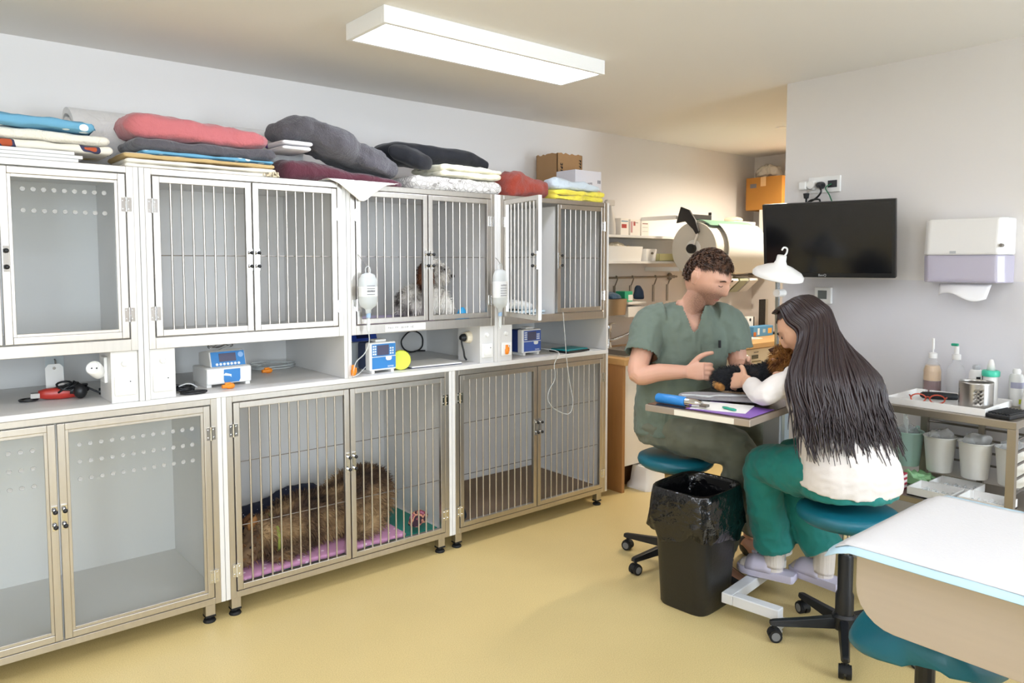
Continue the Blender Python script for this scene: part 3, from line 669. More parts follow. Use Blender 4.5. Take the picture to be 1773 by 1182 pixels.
tag(MB().tube(lp, .0045, 8, sm=2).build('cable_loop', M_BLACK, smooth=True), 'black power cable standing up in a loop above the clipboard', 'cable')
# plug in the flank of the third box
t = thing('power_plug', 'black power plug and cable in the beige socket beside the clipboard', 'plug', (2.3715, 3.20, 1.10))
MB().lathe([(0, -.03), (.028, -.028), (.032, -.004), (.034, 0), (0, 0)], n=20, axis='x').build('socket_face', mat('beige_socket', '#e8dcc3', .4), t, auto=40)
MB().lathe([(0, -.06), (.012, -.058), (.02, -.045), (.021, -.03), (0, -.03)], n=16, axis='x').build('plug', M_BLACK, t, auto=40)
MB().tube([(-.05, 0, 0), (-.055, -.01, -.03), (-.05, -.02, -.07), (-.052, -.03, -.10), (-.05, -.045, -.115)], .005, 8, sm=4).build('cable', M_BLACK, t, smooth=True)
# black cables behind the third pump and white cable beside the first
b0 = atZ(893, 606, NZ)
t = thing('cable_bundle', 'black cables with a red clip hanging down to the shelf by the indigo pump', 'cable', (b0.x, b0.y, NZ))
MB().tube([(-.035, .06, .197), (-.03, .06, .14), (-.015, .05, .06), (.02, .01, .012), (.06, -.03, .01), (.09, -.05, .012)], .007, 8, sm=4).build('cable', M_BLACK, t, smooth=True)
MB().tube([(-.045, .065, .197), (-.042, .06, .12), (-.02, .04, .03), (.01, -.02, .01), (.05, -.05, .008)], .005, 8, sm=4).build('cable', M_BLACK, t, smooth=True)
MB().box(-.03, .005, -.0, .025, .015, .05).build('red_clip', mat('red_clip', '#b0292a', .4), t, bev=.003)
b1 = Vector((.90, p0.y-.06, NZ))
t = thing('cable_bundle', 'coiled black cable with a grey lead lying on the shelf next to the low pump', 'cable', (b1.x, b1.y, NZ))
cp = [(-.045, .10, .17), (-.045, .09, .1), (-.035, .07, .03)]+[(.0+.04*math.cos(i*.6)*(1+.1*math.sin(i)), .045+.03*math.sin(i*.6), .008+.004*(i % 4)) for i in range(34)]
MB().tube(cp, .005, 7).build('cable', M_BLACK, t, smooth=True)
MB().tube([(.02+.05*math.cos(a), -.03+.03*math.sin(a), .005) for a in [i*math.pi/10 for i in range(19)]], .0048, 7).build('cable_end', M_BLACK, t, smooth=True)
MB().tube([(-.03, .0, .03), (.0, -.01, .04), (.02, -.02, .035), (.04, -.01, .02)], .003, 6, sm=5).build('grey_lead', M_GPLAST, t, smooth=True)
# clear tubing coil and orange caps
tc = atZ(480, 640, NZ)
pts = [(tc.x+(.10+.012*math.sin(i*1.7))*math.cos(i*.42)+.01*math.sin(i*.9), tc.y+.05+(.06+.012*math.cos(i*1.3))*math.sin(i*.42), NZ+.006+.03*(.5+.5*math.sin(i*.31))*(i/70)) for i in range(70)]
tag(MB().tube(pts, .0032, 6).build('tubing_coil', M_TUBE, smooth=True), 'loose coil of clear infusion tubing on the shelf beside the low pump', 'tubing')
def orange_cap(p, rz, label, up=False):
    mb = MB().lathe([(0, -.026), (.008, -.025), (.009, -.005), (.012, 0), (.012, .02), (.008, .026), (0, .026)], n=12, axis='x').box(-.012, .012, -.004, .004, -.002, .016)
    o = mb.build('orange_clamp', M_ORANGE, auto=40); o.location = p
    o.rotation_euler = (0, R(90) if up else 0, rz); return tag(o, label, 'tube clamp', 'orange tube clamps')
a = atZ(392, 672, NZ); orange_cap((a.x, a.y-.02, NZ+.012), R(3), 'orange tube clamp lying in front of the low pump')
a = atZ(462, 646, NZ); orange_cap((a.x, a.y, NZ+.012), R(10), 'orange tube clamp lying by the tubing coil')
a = atY(616, 642, 3.05); orange_cap((a.x, 3.073, a.z), 0, 'orange tube clamp on the drip line in front of the white divider', up=True)
orange_cap((2.545, FY-.002, 1.03), 0, 'orange tube clamp stuck to the white socket box', up=True)
# teal case and papers
tcs = atZ(985, 608, NZ)
t = thing('teal_case', 'flat teal zip case with black trim on the shelf', 'case', (tcs.x, tcs.y, NZ), R(6))
MB().box(-.1, .11, -.075, .075, 0, .012).build('base', M_BLACK, t, bev=.005, seg=2)
MB().box(-.092, .1, -.068, .068, .0115, .021).build('cover', mat('teal_cover', '#1d8a8f', .4), t, bev=.005, seg=2)
tag(MB().box(-.14, .14, -.1, .1, 0, .002).build('paper_sheet', M_PAPER), 'white sheets lying loose at the end of the niche shelf', 'paper').location = (3.185, 3.22, NZ)
# ---- infusion bottles
def iv_bottle(cx, ytop, zt, zb, label):
    """flattened soft bottle hanging upside down, with label, port, drip chamber"""
    t = thing('infusion_bottle', label, 'infusion bottle', (cx, ytop, zb), 0, 'hanging infusion bottles'); h = zt-zb
    MB().lathe([(0, 0), (.014, 0), (.015, .018), (.02, .024), (.04, .036), (.0465, .056), (.047, h-.05), (.044, h-.03), (.032, h-.008), (.012, h), (0, h)], n=26, sy=.62).build('bottle', film_mat('soft_bottle', '#e6eae9', .55, .25), t, smooth=True)
    MB().lathe([(.0475, .08), (.0478, .081), (.0478, h-.065), (.0475, h-.064)], n=26, sy=.63).build('label', film_mat('bottle_label', '#f4f4f2', .8, .5), t)
    print_marks('label_text', 5, .011, MATS['grey_print'], t, (0, -.0306, h-.088), (R(90), 0, 0), 5)
    for k in range(4): MB().box(-.022, .018, -.0322, -.0305, .09+k*.013, .0925+k*.013).build('label_line', MATS['grey_print'], t)
    MB().tube([(-.012, 0, h-.004), (-.012, 0, h+.02), (0, 0, h+.03), (.012, 0, h+.02), (.012, 0, h-.004)], .0022, 6, sm=3).build('hanger_loop', M_TUBE, t)
    MB().lathe([(0, -.018), (.011, -.018), (.011, .002), (0, .002)], n=14).build('port', mat('port_blue', '#9bb8d8', .4), t)
    MB().lathe([(0, -.085), (.004, -.085), (.009, -.075), (.009, -.022), (.006, -.018), (0, -.018)], n=14).build('drip_chamber', M_TUBE, t, auto=50)
    return t
a, b2 = atY(637, 472, 3.045), atY(637, 543, 3.045)
iv_bottle(a.x, 3.045, a.z, b2.z, 'hanging infusion bottle in front of the cage with the sitting dog')
MB_ = MB().tube([(a.x, 3.045, a.z+.028), (a.x-.012, 3.06, a.z+.05), (a.x-.03, 3.083, a.z+.085)], .0016, 5)
tag(MB_.build('wire_hook', M_STEELD), 'thin wire hook holding the infusion bottle by the dog', 'hook', 'wire hooks on the cage bars')
zz = b2.z-.085
MB1 = MB().tube([(a.x, 3.045, zz), (a.x+.002, 3.045, zz-.05), (a.x-.02, 3.05, zz-.1), (a.x-.06, 3.06, zz-.14), (a.x-.073, 3.066, zz-.2), (a.x-.066, 3.062, max(zz-.236, NZ+.012)), (a.x-.04, 3.068, NZ+.02), (p1.x-.085, p1.y+.02, NZ+.035)], .0026, 6, sm=5)
tag(MB1.build('drip_line', M_TUBE, smooth=True), 'clear drip line running from the bottle by the dog to the boxy pump', 'tubing', 'infusion lines')
a4, b4 = atY(866, 466, 3.035), atY(866, 541, 3.035)
iv_bottle(a4.x, 3.035, a4.z, b4.z, 'hanging infusion bottle at the divider beside the open cage door')
tag(MB().tube([(a4.x, 3.035, a4.z+.028), (a4.x+.003, 3.06, a4.z+.05), (a4.x+.006, 3.082, a4.z+.06)], .0016, 5).build('wire_hook', M_STEELD), 'thin wire hook holding the infusion bottle by the open door', 'hook', 'wire hooks on the cage bars')
Y5 = FY-.02
ln = [atY(975, 540, Y5), atY(978, 580, Y5), atY(981, 620, Y5), atY(986, 660, Y5), atY(992, 695, Y5), atY(985, 716, Y5), atY(962, 709, Y5), atY(949, 693, Y5), atY(951, 675, Y5), atY(961, 655, Y5), atY(960, 630, Y5), Vector((p2.x+.095, FY-.012, NZ+.02)), Vector((p2.x+.085, p2.y+.02, NZ+.03))]
tag(MB().tube(ln, .0026, 6, sm=5).build('drip_line', M_TUBE, smooth=True), 'clear drip line looping down in front of the lower cage from the indigo pump', 'tubing', 'infusion lines')
# tape label on the rail under the dog
lbl = tag(MB().box(-.115, .115, -.0012, 0, -.0165, .0165).build('tape_label', M_PAPER), 'strip of white tape with handwriting on the steel rail under the sitting dog', 'label')
la = atY(702, 567, FY); lbl.location = (la.x, FY-.0015, 1.188)
print_marks('handwriting', 15, .0135, MATS['grey_print'], lbl, (-.025, -.0013, -.004), (R(90), 0, 0), 6, .1, (3, 6, 12))
# ================================================================== animals and bedding inside the cages
CF = LZ0+.0305          # floor level inside the lower cages
UF = UZ0+.0305          # floor level inside the upper cages
def ramp_mat(name, stops, scale=7, rough=.9, detail=4, stretch=None):
    """hair/fur colour drifting between tones"""
    m = bpy.data.materials.new(name); m.use_nodes = True; nt = m.node_tree; b = nt.nodes['Principled BSDF']; b.inputs['Roughness'].default_value = rough
    tc = nt.nodes.new('ShaderNodeTexCoord'); mp = nt.nodes.new('ShaderNodeMapping'); nt.links.new(tc.outputs['Object'], mp.inputs[0])
    if stretch: mp.inputs['Scale'].default_value = stretch
    n = nt.nodes.new('ShaderNodeTexNoise'); n.inputs['Scale'].default_value = scale; n.inputs['Detail'].default_value = detail; nt.links.new(mp.outputs[0], n.inputs[0])
    r = nt.nodes.new('ShaderNodeValToRGB'); nt.links.new(n.outputs[0], r.inputs[0]); nt.links.new(r.outputs[0], b.inputs['Base Color'])
    e = r.color_ramp.elements; e[0].position, e[0].color = stops[0][0], lin(stops[0][1]); e[1].position, e[1].color = stops[-1][0], lin(stops[-1][1])
    for p, c in stops[1:-1]: q = e.new(p); q.color = lin(c)
    MATS[name] = m; return m
def fur(src, n, length, flow, m, name='fur', parent=None, seed=0, wid=.0022, lift=.55, keep=None, droop=.25, zf=.002):
    """thin tapered tufts standing on a mesh surface"""
    random.seed(seed); me = src.data; tris = []; ar = []; tot = 0
    for p in me.polygons:
        tot += p.area; ar.append(tot)
    import bisect
    mb = MB(); fl = flow if callable(flow) else Vector(flow)
    for _ in range(n):
        p = me.polygons[min(bisect.bisect(ar, random.random()*tot), len(ar)-1)]
        vs = [me.vertices[i].co for i in p.vertices]; w = [random.random() for _ in vs]; s = sum(w); c = sum((v*(k/s) for v, k in zip(vs, w)), Vector())
        nrm = p.normal
        if keep and not keep(c): continue
        f = fl(c) if callable(flow) else fl
        d = (nrm*lift+f*(1-lift)+Vector((random.uniform(-.25, .25), random.uniform(-.25, .25), random.uniform(-.25, .25)))).normalized()
        L = length*random.uniform(.6, 1.25); sd = d.cross(nrm); sd = sd.normalized()*wid if sd.length > 1e-4 else Vector((wid, 0, 0))
        c = c-nrm*.003; mid = c+d*L*.55; tip = c+d*L+Vector((0, 0, -L*droop)); mid.z = max(mid.z, zf); tip.z = max(tip.z, zf); c.z = max(c.z, zf)
        mb.add([c-sd, c+sd, mid+sd*.7, mid-sd*.7, tip], [(0, 1, 2, 3), (3, 2, 4)])
    return mb.build(name, m, parent, smooth=True)
# ---- bedding of the long-haired dog
tag(MB().box(1.075, 2.13, 3.16, 3.735, CF, CF+.006).build('floor_mat', mat('teal_vinyl', '#1f8a78', .45)), 'teal vinyl mat covering the floor of the cage with the brown dog', 'mat')
m_pinkdot = pattern_mat('pink_dotted_fleece', '#c78fb0', [(0, .22, '#e9cfdd')], scale=26, kind='voronoi')
soft('pink_dog_blanket', 1.065, 1.93, 3.135, 3.52, CF+.007, CF+.035, m_pinkdot, 'pink dotted fleece blanket under the long-haired brown dog', seed=51, amp=.004, group='cage bedding', warp=lambda p: Vector((p.x, p.y, p.z+(.05*max(0, (p.y-3.49)/.03) if p.x < 1.3 else 0))))
lump('navy_bolster', [((1.09, 3.62, CF+.07), .07, .055), ((1.35, 3.64, CF+.09), .08, .08), ((1.6, 3.65, CF+.12), .07, .11), ((1.78, 3.65, CF+.08), .05, .07)], pattern_mat('navy_dotted', '#1b2138', [(0, .1, '#cfd2e0')], scale=40, kind='voronoi'), 'navy blanket with white dots rolled along the back of the dog cage', zmin=CF+.0065, seed=53, amp=.012, group='cage bedding')
lump('braided_blanket', [((1.985, 3.17, CF+.05), .025, .02), ((2.02, 3.19, CF+.06), .035, .035), ((2.06, 3.22, CF+.06), .04, .04), ((2.10, 3.24, CF+.05), .03, .025)], pattern_mat('maroon_pink_patches', '#8c4450', [(.48, .56, '#d99a7a'), (.56, .7, '#3c2532'), (.3, .42, '#c97fa0')], scale=16), 'maroon and pink patched fleece crumpled at the rear end of the brown dog', zmin=CF+.0365, seed=54, amp=.012, fr=16, group='cage bedding')
# ---- the long-haired brown dog, lying on its side
m_dogb = ramp_mat('dog_fur_brown', [(.3, '#241a14'), (.45, '#5b4532'), (.56, '#8d7150'), (.7, '#b89a70')], 5.5, stretch=(1, 1.6, 1))
m_doghead = ramp_mat('dog_fur_ginger', [(.3, '#2b1a10'), (.5, '#8a5a2f'), (.7, '#b98750')], 9)
dg = thing('long_haired_dog', 'long-haired brown dog lying asleep on a pink blanket behind the bars', 'dog', (1.5, 3.3, CF+.036))
dl = Vector(dg.location); dg.location = (1.525, 3.325, CF+.0365)
def L_(p): return (p[0]-dl.x, p[1]-dl.y, p[2]-dl.z)
zb_ = CF+.036
bd = MB()
lump_mesh(bd, [(L_((1.135, 3.225, zb_+.075)), .055, .06), (L_((1.21, 3.25, zb_+.10)), .085, .085), (L_((1.29, 3.27, zb_+.095)), .10, .095), (L_((1.42, 3.31, zb_+.115)), .125, .115), (L_((1.58, 3.335, zb_+.11)), .125, .11), (L_((1.74, 3.36, zb_+.14)), .135, .14), (L_((1.86, 3.385, zb_+.145)), .125, .14), (L_((1.945, 3.40, zb_+.10)), .08, .09)], seed=61, amp=.012, fr=12, zmin=0.0005, nr=30)
lump_mesh(bd, [(L_((1.15, 3.20, zb_+.07)), .04, .042), (L_((1.115, 3.185, zb_+.05)), .034, .034), (L_((1.085, 3.175, zb_+.035)), .024, .026)], seed=62, amp=.004, zmin=.0005)      # muzzle
lump_mesh(bd, [(L_((1.40, 3.22, zb_+.04)), .05, .04), (L_((1.30, 3.18, zb_+.025)), .03, .025), (L_((1.22, 3.165, zb_+.02)), .025, .02)], seed=63, amp=.004, zmin=.0005)     # foreleg
lump_mesh(bd, [(L_((1.80, 3.28, zb_+.06)), .07, .06), (L_((1.72, 3.20, zb_+.03)), .045, .03), (L_((1.63, 3.17, zb_+.022)), .03, .022)], seed=64, amp=.005, zmin=.0005)     # hind leg
body = bd.build('body', m_dogb, dg, smooth=True)
fur(body, 11000, .038, (.55, -.15, -.25), m_dogb, parent=dg, seed=3, keep=lambda c: c.x > -.33 and c.z > .012)
fur(body, 2600, .026, (.4, -.2, -.3), m_doghead, 'head_fur', dg, seed=4, keep=lambda c: c.x <= -.2 and c.z > .012)
for y in (3.245, 3.30): MB().rings([[L_((1.17+dx, y+dy*.6, zb_+.15+h)) for dx, dy in ((-.02, -.02), (.025, -.02), (.025, .02), (-.02, .02))] for h, in ((0,), (.03,))]+[[L_((1.19+.0*i, y+.004*i, zb_+.205)) for i in range(4)]]).build('ear', m_doghead, dg, smooth=True)
MB().sphere(L_((1.07, 3.172, zb_+.04)), .013, 10, 7).build('nose', M_BLACKS, dg, smooth=True)
MB().sphere(L_((1.135, 3.168, zb_+.095)), .006, 8, 6).build('eye', M_BLACKS, dg, smooth=True)
col = MB(); cc = Vector(L_((1.262, 3.262, zb_+.095)))
rg = [[cc+Vector((x, math.cos(a)*r_*1.08, max(-.085, math.sin(a)*r_))) for a in [k*2*math.pi/28 for k in range(28)]] for x, r_ in ((-.007, .096), (-.007, .099), (.007, .099), (.007, .096))]
col.rings(rg, False, False).build('collar', mat('lime_collar', '#8b9642', .7), dg, smooth=True)
# white cloth scrap in the front corner
lump('grey_rag', [((1.075, 3.133, CF+.028), .016, .02), ((1.09, 3.15, CF+.04), .02, .03), ((1.10, 3.16, CF+.032), .02, .02)], fabric('pale_grey_cloth', '#b9bac4'), 'small pale grey rag in the corner beside the dog muzzle', 'cloth', group='cage bedding', seed=66, amp=.008) if False else None
# ---- upper cage: sitting dog on a lilac pad
soft('lilac_pad', 1.66, 2.12, 3.14, 3.55, UF, UF+.022, fabric('lilac_cotton', '#b4a3c4', bump=.1), 'lilac pad on the floor of the cage with the sitting dog', 'pad', seed=71, amp=.003, group='cage bedding')
c3 = atY(728, 540, 3.36)
sd = thing('sitting_dog', 'white and grey dog with brown ears sitting behind the bars on a lilac pad', 'dog', (c3.x, 3.36, UF+.023)); sl = sd.location
m_dogw = ramp_mat('dog_fur_white', [(.36, '#57504a'), (.44, '#cfc8bd'), (.6, '#efeae0')], 7)
m_doge = ramp_mat('dog_ear_brown', [(.35, '#1d1410'), (.5, '#4b2c1c'), (.68, '#7a4a2b')], 10)
sb = MB()
lump_mesh(sb, [((-.13, .03, .035), .05, .035), ((-.07, .02, .07), .095, .07), ((.0, 0, .085), .105, .085), ((.06, -.02, .09), .085, .09), ((.10, -.03, .06), .06, .06)], seed=72, amp=.01, fr=14, zmin=.0005)
lump_mesh(sb, [((.05, -.02, .10), .07, .07), ((.045, -.035, .16), .062, .06), ((.045, -.045, .20), .06, .055), ((.05, -.05, .25), .05, .045)], seed=73, amp=.006)
lump_mesh(sb, [((.075, -.09, .10), .03, .05), ((.10, -.12, .04), .024, .04), ((.115, -.135, .012), .026, .012)], seed=74, amp=.003, zmin=.0005)
sbo = sb.build('body', m_dogw, sd, smooth=True)
fur(sbo, 5200, .024, (-.1, 0, -.6), m_dogw, parent=sd, seed=6, keep=lambda c: c.z > .02)
hb = MB(); lump_mesh(hb, [((-.0, -.035, .235), .05, .05), ((.045, -.06, .24), .064, .064), ((.085, -.09, .225), .045, .045), ((.112, -.108, .205), .03, .028)], seed=75, amp=.004)
ho = hb.build('head', m_dogw, sd, smooth=True); fur(ho, 1800, .02, (.2, -.2, -.5), m_dogw, 'head_fur', sd, seed=7)
for s_, (ex, ey) in enumerate(((-.012, -.085), (.06, .0))):
    e = MB(); lump_mesh(e, [((ex, ey, .285), .022, .02), ((ex-.015, ey-.01, .24), .04, .03), ((ex-.02, ey-.015, .18), .038, .03), ((ex-.018, ey-.015, .135), .02, .015)], seed=76+s_, amp=.004)
    eo = e.build('ear', m_doge, sd, smooth=True); fur(eo, 900, .022, (0, 0, -.9), m_doge, 'ear_fur', sd, seed=8+s_)
MB().sphere((.128, -.121, .212), .011, 10, 7).build('nose', M_BLACKS, sd, smooth=True)
for dx, dy in ((.075, -.128), (.115, -.072)): MB().sphere((dx, dy, .247), .008, 8, 6).build('eye', M_BLACKS, sd, smooth=True)
bp = atY(800, 545, 3.22)
t = tag(MB().lathe([(0, 0), (.04, 0), (.036, .02), (.012, .065), (0, .068)], n=20).build('blue_cone', mat('sky_blue_plastic', '#2f9fd6', .45), auto=50), 'bright blue cone toy on the cage floor in front of the sitting dog', 'toy'); t.location = (bp.x, 3.22, UF)
# ---- folded pads in the open cage
soft('absorbent_pads', 2.55, 2.90, 3.16, 3.50, UF, UF+.035, mat('pad_pale_blue', '#d5e4ea', .8), 'folded pale blue absorbent pads inside the open cage', 'pad', layers=2, seed=81, amp=.004, group='cage bedding')
lump('crumpled_pad', [((2.62, 3.3, UF+.06), .10, .022), ((2.74, 3.3, UF+.065), .12, .028), ((2.86, 3.3, UF+.055), .08, .018)], mat('pad_white', '#eceeed', .8), 'crumpled white absorbent pad on the folded ones in the open cage', 'pad', seed=82, amp=.02, fr=18, zmin=UF+.036, group='cage bedding')
# ---- empty lower cage
tag(MB().box(2.235, 3.30, 3.13, 3.735, CF, CF+.008).build('floor_mat', mat('brown_carpet', '#8d7863', .95, bump=.5, bscale=300, var=.1)), 'brown carpet mat covering the floor of the empty lower cage', 'mat')
lump('dark_sock', [((2.262, 3.15, CF+.03), .016, .022), ((2.285, 3.16, CF+.045), .022, .035), ((2.31, 3.165, CF+.025), .02, .016)], mat('navy_knit', '#1a2430', .9, bump=.3), 'small dark sock lying in the front corner of the empty lower cage', 'sock', zmin=CF+.0085, seed=84, amp=.004, group='small textiles')
# ================================================================== alcove: counter, shelves and what stands on them
m_oak = mat('oak_laminate', '#a87a4a', .45, var=.18, vscale=5, stretch=(6, 6, .6), bump=.05, bscale=30)
m_top = mat('beech_worktop', '#c39a63', .4, var=.1, vscale=5, stretch=(.7, 6, 6))
m_cream2 = mat('cream_front', '#ece5da', .4)
CT = .88
tag(MB().box(3.58, 3.606, 3.165, 3.76, 0, CT-.041).build('side_panel', m_oak, bev=.001), 'oak side panel closing the counter next to the cages', 'panel')['name'] = 0
bpy.data.objects['side_panel'].name = 'oak_counter_end'
del bpy.data.objects['oak_counter_end']['name']
wt = thing('worktop', 'long beech worktop with an inset sink running along the alcove wall', 'worktop', (3.57, 3.14, CT-.04))
mb = MB().box(0, .10, 0, .625, 0, .04).box(.78, 2.445, 0, .625, 0, .04).box(.10, .78, 0, .085, 0, .04).box(.10, .78, .50, .625, 0, .04)
mb.build('board', m_top, wt, bev=.003)
sk = MB(); sk.box(.09, .79, .075, .51, .04, .046)
sk = MB()
for x0, x1, y0, y1 in ((.085, .36, .07, .09), (.085, .36, .49, .51), (.085, .105, .09, .49), (.34, .36, .09, .49)): sk.box(x0, x1, y0, y1, .034, .047)
sk.box(.36, .79, .07, .51, .034, .045)
sk.box(.105, .34, .09, .49, -.12, -.115).box(.1, .105, .085, .495, -.12, .04).box(.34, .345, .085, .495, -.12, .04).box(.105, .34, .085, .09, -.12, .04).box(.105, .34, .49, .495, -.12, .04)
so = sk.build('sink', M_STEEL, wt, bev=.002)
for k in range(7): MB().box(.42+k*.05, .435+k*.05, .12, .46, .045, .049).build('drain_rib', M_STEEL, so)
# base cabinet with two doors
bc = thing('base_cabinet', 'cream white base cabinet under the sink beside the oak panel', 'cabinet', (3.607, 3.185, 0))
MB().box(0, .018, .02, .57, .16, CT-.042).box(.982, 1.0, .02, .57, .16, CT-.042).box(.018, .982, .02, .57, .16, .178).box(.018, .982, .56, .57, .178, CT-.042).build('body', m_cream2, bc)
for k in range(2): MB().box(.003+k*.5, .497+k*.5, 0, .019, .165, CT-.048).build('door', m_cream2, bc, bev=.0015)
MB().box(.02, .98, .10, .12, .0, .16).build('plinth', mat('dark_plinth', '#6b4a30', .6), bc)
# white footed stand on the floor in front of the cabinet
t = thing('step_stool', 'white plastic step stool standing half under the cabinet', 'stool', (3.84, 3.165, 0))
MB().rings([[(sx*w, sy*d, z) for sx, sy in ((-1, -.8), (-.8, -1), (.8, -1), (1, -.8), (1, .8), (.8, 1), (-.8, 1), (-1, .8))] for z, w, d in ((0, .12, .10), (.02, .118, .098), (.04, .10, .085), (.13, .09, .075), (.15, .085, .07))]).build('body', M_WPLAST, t, auto=40)
MB().box(-.07, .07, -.055, .055, .150, .154).build('tread', mat('grey_tread', '#cfcdc9', .7), t)
# washing machine
wm = thing('washing_machine', 'cream washing machine with a round dial under the worktop', 'washing machine', (4.78, 3.17, 0))
MB().box(0, .60, .02, .575, .015, .835).build('body', m_cream2, wm, bev=.006)
MB().box(0, .60, 0, .02, .70, .832).build('control_panel', mat('cream_panel', '#efe6d4', .4), wm, bev=.004)
MB().box(0, .60, .006, .02, .02, .695).build('front_plate', m_cream2, wm, bev=.003)
MB().lathe([(0, -.03), (.03, -.03), (.036, -.004), (.045, 0), (0, 0)], (.20, 0, .766), 24, axis='y').build('dial', M_WPLAST, wm, auto=40)
MB().box(.30, .385, -.004, .002, .755, .785).build('display', mat('olive_lcd', '#5e5a44', .2), wm)
MB().box(.30, .42, -.004, .002, .728, .738).build('slot', mat('olive_slot', '#8b8264', .4), wm)
MB().box(.07, .105, -.004, .002, .765, .795).build('power_switch', M_BLACK, wm)
MB().cyl((.125, -.006, .755), (.125, 0, .755), .007, n=10).build('button', M_GPLAST, wm)
print_marks('brand_text', 7, .014, MATS['grey_print'], wm, (.36, -.0002, .80), (R(90), 0, 0), 8)
MB().lathe([(.125, -.012), (.165, -.014), (.17, 0), (.12, 0)], (.30, .006, .36), 32, axis='y').build('door_ring', M_GPLAST, wm, auto=40)
MB().lathe([(0, -.004), (.124, -.006), (.124, 0), (0, 0)], (.30, .006, .36), 32, axis='y').build('door_glass', mat('dark_glass', '#2c3034', .08), wm)
for x in (.05, .55):
    for y in (.08, .52): MB().cyl((x, y, 0), (x, y, .02), .02, n=10).build('foot', M_BLACKS, wm)
tag(MB().box(5.39, 6.0, 3.19, 3.75, .08, CT-.041).box(5.39, 6.0, 3.24, 3.75, 0, .08).build('end_cabinet', m_cream2, bev=.002), 'cream cabinet closing the counter at the far wall', 'cabinet')
# faucet
t = thing('faucet', 'chrome single-lever faucet behind the sink', 'faucet', (4.0, 3.685, CT+.0005))
MB().lathe([(0, 0), (.03, 0), (.028, .01), (.024, .02), (.022, .12), (.026, .13), (.026, .165), (.02, .175), (0, .175)], n=20).build('body', M_CHROME, t, auto=40)
MB().tube([(.0, -.015, .05), (.10, -.1, .10), (.2, -.17, .17)], [.012, .011, .01], 10, sm=4).build('spout', M_CHROME, t, smooth=True)
MB().box(-.012, .075, -.012, .012, .172, .183).build('lever', M_CHROME, t, bev=.004)
# wall shelves
for z, nm in ((1.70, 'upper'), (1.515, 'lower')):
    tag(MB().box(3.45, 6.015, 3.52, 3.765, z-.018, z).build('wall_shelf', M_WHITE, bev=.001), 'long white %s wall shelf above the sink counter' % nm, 'shelf', 'white wall shelves in the alcove')
# hanging rail with hooks
t = thing('hook_rail', 'steel rail with hanging hooks on the wall over the sink', 'rail', (3.5, 3.715, 1.392))
MB().cyl((0, 0, 0), (1.34, 0, 0), .008, n=10).build('rod', M_STEELD, t)
for x in (0.02, 1.31): MB().lathe([(0, .05), (.03, .05), (.03, .042), (.012, .036), (.012, 0), (0, 0)], (x, 0, 0), 16, axis='y').build('end_bracket', M_STEELD, t, auto=40)
for x in (.50, .62, .80, 1.07, 1.24):
    MB().tube([(x, .004, .012), (x, -.012, .006), (x, -.012, -.012), (x-.03, -.02, -.05), (x-.042, -.02, -.065)], .005, 6).box(x-.055, x-.035, -.024, -.016, -.19, -.06).build('hook', M_STEELD, t)
# hanging containers
t = thing('steel_bin', 'brushed steel bin hanging from the rail over the sink', 'bin', (3.93, 3.60, 1.13))
MB().rings([[(sx*w, sy*d, z) for sx, sy in ((-1, -.85), (-.85, -1), (.85, -1), (1, -.85), (1, .85), (.85, 1), (-.85, 1), (-1, .85))] for z, w, d in ((0, .095, .07), (.115, .105, .08), (.115, .10, .075), (.006, .09, .066))]).build('bin', mat('bronze_steel', '#a8957c', .35, .9), t, auto=40)
MB().box(-.09, .09, .078, .088, .05, .15).build('hanger', M_STEELD, t)
lump('blue_cloth', [((3.88, 3.60, 1.245), .06, .02), ((3.95, 3.60, 1.26), .06, .03), ((4.0, 3.6, 1.245), .05, .015)], fabric('slate_cloth', '#3f5c77'), 'slate blue cloth stuffed into the steel bin on the rail', 'cloth', group='small textiles', seed=91, amp=.01, zmin=1.2455)
t = thing('white_caddy', 'white plastic caddy hanging from the rail beside the steel bin', 'caddy', (4.15, 3.61, 1.11))
MB().box(-.10, .10, -.075, .075, 0, .004).box(-.10, .10, -.075, -.07, .004, .075).box(-.10, .10, .07, .075, .004, .12).box(-.10, -.095, -.07, .07, .004, .075).box(.095, .10, -.07, .07, .004, .075).build('lower_tray', M_WPLAST, t, bev=.001)
MB().box(-.10, .10, -.075, .075, .092, .11).build('upper_tray', M_WPLAST, t, bev=.002)
t = tag(MB().box(-.05, .035, -.045, .045, 0, .075).build('green_box', mat('mint_green', '#2fae83', .5), bev=.002), 'mint green carton with a white label in the hanging caddy', 'box'); t.location = (4.09, 3.605, 1.2205)
MB().box(-.012, .036, -.0455, -.045, .008, .05).build('box_label', M_PAPER, t)
lump('navy_glove', [((4.215, 3.58, 1.235), .04, .015), ((4.22, 3.585, 1.27), .04, .035), ((4.225, 3.60, 1.33), .02, .02)], mat('navy_rubber', '#223a5b', .6, bump=.2), 'navy blue glove in the hanging caddy', 'glove', seed=92, amp=.006, zmin=1.2205, group='small textiles')
